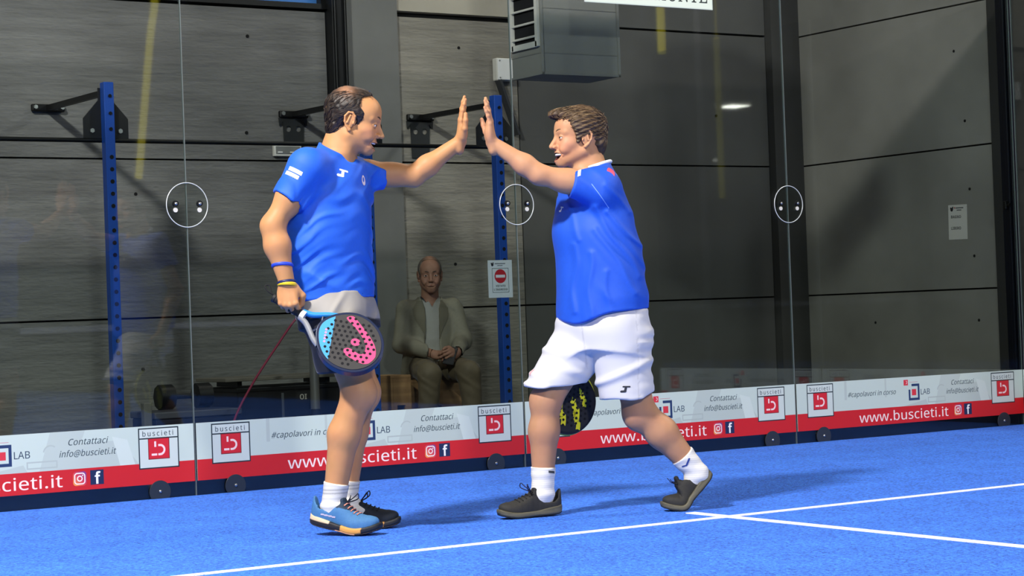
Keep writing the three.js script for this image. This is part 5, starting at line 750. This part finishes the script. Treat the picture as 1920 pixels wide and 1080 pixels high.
// ----- the man sitting behind the glass -----
{
  const t = thing('person', 'seated man in a pale linen jacket and light shirt behind the glass, looking ahead', 'person', [-3.5, 0, -1.75], -33 * Math.PI / 180);
  const F = norm3([0.22, 0, 0.97]), yaw = Math.atan2(F[2], F[0]), R = [-F[2], 0, F[0]];   // R: his right
  const head = frame([-0.04, 1.137, -0.085], [0.1, -0.07, 0.98], [0, 1, 0.07], 0.97), HS = headShape({ smile: 0.2, squint: 0.003 }), headF = bnd([head.o], 0.14, head.wrap(HS.f));
  const shR = [-0.205, 0.91, -0.12], elR = [-0.235, 0.69, -0.06], wrR = [-0.03, 0.625, 0.13], shL = [0.1, 0.908, -0.17], elL = [0.155, 0.7, -0.1], wrL = [0.128, 0.632, 0.12];
  const hipR = [-0.125, 0.535, -0.13], hipL = [0.03, 0.535, -0.17], kR = [-0.055, 0.5, 0.25], kL = [0.2, 0.5, 0.24], aR = [-0.075, 0.08, 0.22], aL = [0.225, 0.08, 0.2];
  const HR = hand(wrR, [0.8, -0.12, 0.35], [0.1, 0.75, 0.6], false, { curl: [[24, 30, 20], [28, 32, 20], [34, 36, 22], [40, 36, 24]], thumb: [[0.02, -0.008, 0.026], [0.05, -0.012, 0.05], [0.078, -0.016, 0.056], [0.1, -0.022, 0.054]] }, 0.95);
  const HL = hand(wrL, [-0.45, -0.1, 0.7], [0.75, 0.45, 0.45], true, { curl: [[30, 40, 25], [34, 42, 25], [40, 44, 26], [44, 44, 28]], thumb: [[0.02, -0.008, 0.026], [0.05, -0.014, 0.05], [0.078, -0.02, 0.054], [0.1, -0.026, 0.05]] }, 0.95);
  const torso = loft([[0.5, -0.05, -0.15, 0.16, 0.11], [0.7, -0.05, -0.14, 0.15, 0.1], [0.85, -0.052, -0.135, 0.15, 0.09], [0.95, -0.052, -0.13, 0.1, 0.06]], yaw), neckF = cap([-0.05, 0.93, -0.13], head.from([-0.02, -0.04, 0]), 0.06, 0.055);
  const arms = uni(0.02, cap(shR, elR, 0.045, 0.04), cap(elR, wrR, 0.04, 0.026), cap(shL, elL, 0.045, 0.04), cap(elL, wrL, 0.04, 0.026));
  const legs = uni(0.02, cap(hipR, kR, 0.07, 0.05), cap(kR, aR, 0.05, 0.035), cap(hipL, kL, 0.07, 0.05), cap(kL, aL, 0.05, 0.035));
  const rest = uni(0.03, torso, neckF, cap([-0.05, 0.9, -0.13], shR, 0.045, 0.045), cap([-0.05, 0.9, -0.13], shL, 0.045, 0.045)), all = uni(0.012, rest, arms, legs, headF, HR.f, HL.f);
  const lips = lin('#8f4a40'), colour = skinColour([0.33, 0.165, 0.11], (x, y, z, c) => { const p = head.to(x, y, z); if (p[1] > -0.13 && Math.abs(p[2]) < 0.1 && y > 1) { if (HS.lips(...p) < 0.0012) c = mix3(c, lips, 0.7); } return c; });
  const low = 1.0, isH = (H, p) => H.cut(...p) > 0 && Math.hypot(...sub3(p, H.centre)) < 0.13;
  addMesh('body', mergeGeometries([skin(all, [-0.32, 0.04, -0.32], [0.3, 1.06, 0.34], 0.012, { colour, keep: (x, y, z) => y < low + 0.026 && !isH(HR, [x, y, z]) && !isH(HL, [x, y, z]) }), skin(uni(0.025, rest, headF), [-0.16, 0.97, -0.22], [0.08, 1.27, 0.06], 0.0034, { colour, keep: (x, y) => y > low }), skin(uni(0.01, arms, HR.f), ...HR.box, 0.004, { colour, keep: (x, y, z) => HR.cut(x, y, z) > -0.004 }), skin(uni(0.01, arms, HL.f), ...HL.box, 0.004, { colour, keep: (x, y, z) => HL.cut(x, y, z) > -0.004 })]), S.skin, t);
  eyes(t, head); for (const s of [-1, 1]) addMesh('eyebrow', tube([[0.0955, 0.022, s * 0.012], [0.0925, 0.026, s * 0.026], [0.082, 0.027, s * 0.039], [0.0705, 0.021, s * 0.05]], 0.0036, 12, 6).applyMatrix4(head.matrix()), std(0x3a2f28, 0.8), t);
  const hairS = (x, y, z) => { const a = Math.abs(z); let d = HS.cran(x, y, z) - 0.006 - 0.002 * n3(x * 80, y * 80, z * 80, 12); return smax(smax(d, x - 0.03 - 0.03 * sstep(0.09, 0.115, y) - 0.012 * sstep(0.04, 0.0, y), 0.006), -y + mix(-0.055, -0.02, sstep(-0.05, 0.0, x)), 0.008); };
  addMesh('hair', skin(head.wrap(hairS), [-0.16, 1.02, -0.22], [0.08, 1.27, 0.06], 0.004, { colour: (x, y, z) => { const p = head.to(x, y, z); return mix3(mix3(lin('#3a322b'), lin('#6a6058'), n3(x * 150, y * 90, z * 150, 4)), [0.42, 0.2, 0.12], 0.8 * Math.exp(-(p[2] * p[2] / 0.0012)) * sstep(0.07, 0.1, p[1])); } }), S.hair, t);
  const loc = (x, y, z) => { const px = x + 0.05, pz = z + 0.14; return [px * R[0] + pz * R[2], px * F[0] + pz * F[2]]; };   // to his right, to his front
  // shirt
  const shirtL = loft([[0.52, -0.05, -0.14, 0.16, 0.118], [0.7, -0.05, -0.135, 0.155, 0.116], [0.88, -0.052, -0.132, 0.15, 0.1], [0.95, -0.05, -0.125, 0.09, 0.075], [1.0, -0.048, -0.115, 0.062, 0.062]], yaw), nh = cap([-0.048, 0.97, -0.11], [-0.04, 1.1, -0.08], 0.056, 0.06), vd = (x, y, z) => { const [r, f] = loc(x, y, z); return Math.max(Math.abs(r) - 0.5 * (y - 0.925), 0.03 - f); };
  const shirt = (x, y, z) => { const [r] = loc(x, y, z); let d = shirtL(x, y, z) - 0.004 * (ridge(y * 12, r * 5, z, 61) - 0.4) - 0.002 * Math.exp(-r * r / 0.0001); return smax(smax(d, -nh(x, y, z), 0.004), -vd(x, y, z), 0.004); };
  const shm = addMesh('shirt', skin(shirt, [-0.24, 0.5, -0.3], [0.14, 1.02, 0.02], 0.0075, { colour: () => lin('#a09d96') }), S.cloth, t);
  for (let i = 0; i < 4; i++) addMesh('button', decal(shirt, [-0.028, 0.9 - i * 0.075, -0.02], R.map((v) => -v), [0, 1, 0], 0.011, 0.011, (u, v) => Math.hypot(u - 0.5, v - 0.5) < 0.5, 6, 6, 0.002), std(0x9a968c, 0.4), shm);
  // jacket, open in front
  const jb = loft([[0.46, -0.055, -0.15, 0.205, 0.15], [0.55, -0.055, -0.148, 0.195, 0.145], [0.7, -0.052, -0.142, 0.182, 0.135], [0.85, -0.052, -0.138, 0.178, 0.12], [0.93, -0.052, -0.132, 0.14, 0.092], [0.99, -0.05, -0.125, 0.075, 0.075]], yaw);
  const slv = uni(0.03, cap(shR, elR, 0.066, 0.058), cap(elR, mix3(elR, wrR, 0.93), 0.058, 0.04), cap(shL, elL, 0.066, 0.058), cap(elL, mix3(elL, wrL, 0.9), 0.058, 0.04)), cuffs = uni(0.01, cap(mix3(elR, wrR, 0.86), mix3(elR, wrR, 1.2), 0.031), cap(mix3(elL, wrL, 0.82), mix3(elL, wrL, 1.2), 0.031));
  const open = (x, y, z) => { const [r, f] = loc(x, y, z), c = 0.012 - 0.05 * (y - 0.75), w = 0.045 + 0.02 * sstep(0.75, 0.5, y) + 0.02 * sstep(0.9, 0.99, y); return Math.max(Math.abs(r - c) - w, 0.02 - f); };
  const jacket = (x, y, z) => { let d = smin(smin(jb(x, y, z), cap([-0.05, 0.918, -0.13], add3(shR, [0.01, 0.012, 0]), 0.05, 0.052)(x, y, z), 0.03), smin(cap([-0.05, 0.918, -0.13], add3(shL, [-0.01, 0.012, 0]), 0.05, 0.052)(x, y, z), 10, 0.01), 0.03); d = smin(d, slv(x, y, z), 0.03); d -= 0.007 * (ridge(y * 13 + x * 5, x * 5, z * 4, 62) - 0.4); d = smax(smax(d, -open(x, y, z), 0.006), -nh(x, y, z), 0.006); return smax(d, -cuffs(x, y, z), 0.004); };
  const linen = lin('#827c6c'), jm = addMesh('jacket', skin(jacket, [-0.34, 0.44, -0.34], [0.26, 1.02, 0.16], 0.0085, { colour: (x, y, z) => mulc(linen, 0.88 + 0.24 * n3(x * 200, y * 200, z * 200, 3)) }), S.cloth, t);
  for (const s of [1, -1]) addMesh('lapel', decal(jacket, add3(add3([-0.05, 0.83, -0.14], R, 0.012 + s * 0.082), F, 0.06), R.map((v) => -v), norm3([0, 1, 0]), 0.09, 0.28, (u, v) => { const q = s > 0 ? 1 - u : u; return v > 0.1 && q < 0.1 + 0.8 * sstep(0.05, 0.75, v) - (v > 0.8 ? (v - 0.8) * 2 : 0); }, 26, 40, 0.0045), std(0x6c6656, 0.85), jm);
  addMesh('jacket_button', decal(jacket, add3(add3([-0.05, 0.645, -0.14], R, 0.085), F, 0.08), R.map((v) => -v), [0, 1, 0], 0.018, 0.018, (u, v) => Math.hypot(u - 0.5, v - 0.5) < 0.5, 8, 8, 0.004), std(0x2a2520, 0.5), jm);
  // trousers
  const tr = uni(0.03, cap(hipR, kR, 0.096, 0.072), cap(kR, mix3(kR, aR, 0.95), 0.072, 0.056), cap(hipL, kL, 0.096, 0.072), cap(kL, mix3(kL, aL, 0.95), 0.072, 0.056), ell([-0.05, 0.545, -0.15], [0.16, 0.08, 0.11]));
  addMesh('trousers', skin((x, y, z) => smax(tr(x, y, z) - 0.006 * (ridge(x * 12 + y * 16, y * 4, z * 12, 63) - 0.4), 0.462 - y > 0 && z < 0.02 ? 0.462 - y : -1, 0.004), [-0.27, 0.03, -0.3], [0.32, 0.66, 0.36], 0.01, { colour: (x, y, z) => mulc(lin('#6a5d48'), 0.9 + 0.2 * n3(x * 150, y * 150, z * 150, 3)) }), S.cloth, t);
  const br = lin('#3a2a1e'), sc = { upper: () => br, mid: () => lin('#1c1613'), out: () => lin('#120e0c'), lace: 0x1c1510 };
  shoe(t, [-0.07, -0.011, 0.28], [0.05, 0, 1], 0, 0, sc, 1); shoe(t, [0.235, -0.011, 0.26], [0.2, 0, 1], 0, 0, sc, -1);
  const ph = thing('phone', 'dark phone held in the lap of the seated man', 'phone'); obj('case', rbox(0.072, 0.145, 0.008, 0.003), M.black, ph); obj('screen', rbox(0.066, 0.138, 0.002, 0.0008, 0, 0, 0.0045), std(0x1a1d22, 0.15), ph);
  const o = V([0.082, 0.61, 0.185]).applyAxisAngle(V([0, 1, 0]), t.rotation.y).add(t.position); ph.position.copy(o); ph.rotation.set(-0.75, -0.4, -0.6);
}
renderer.render(scene, camera);
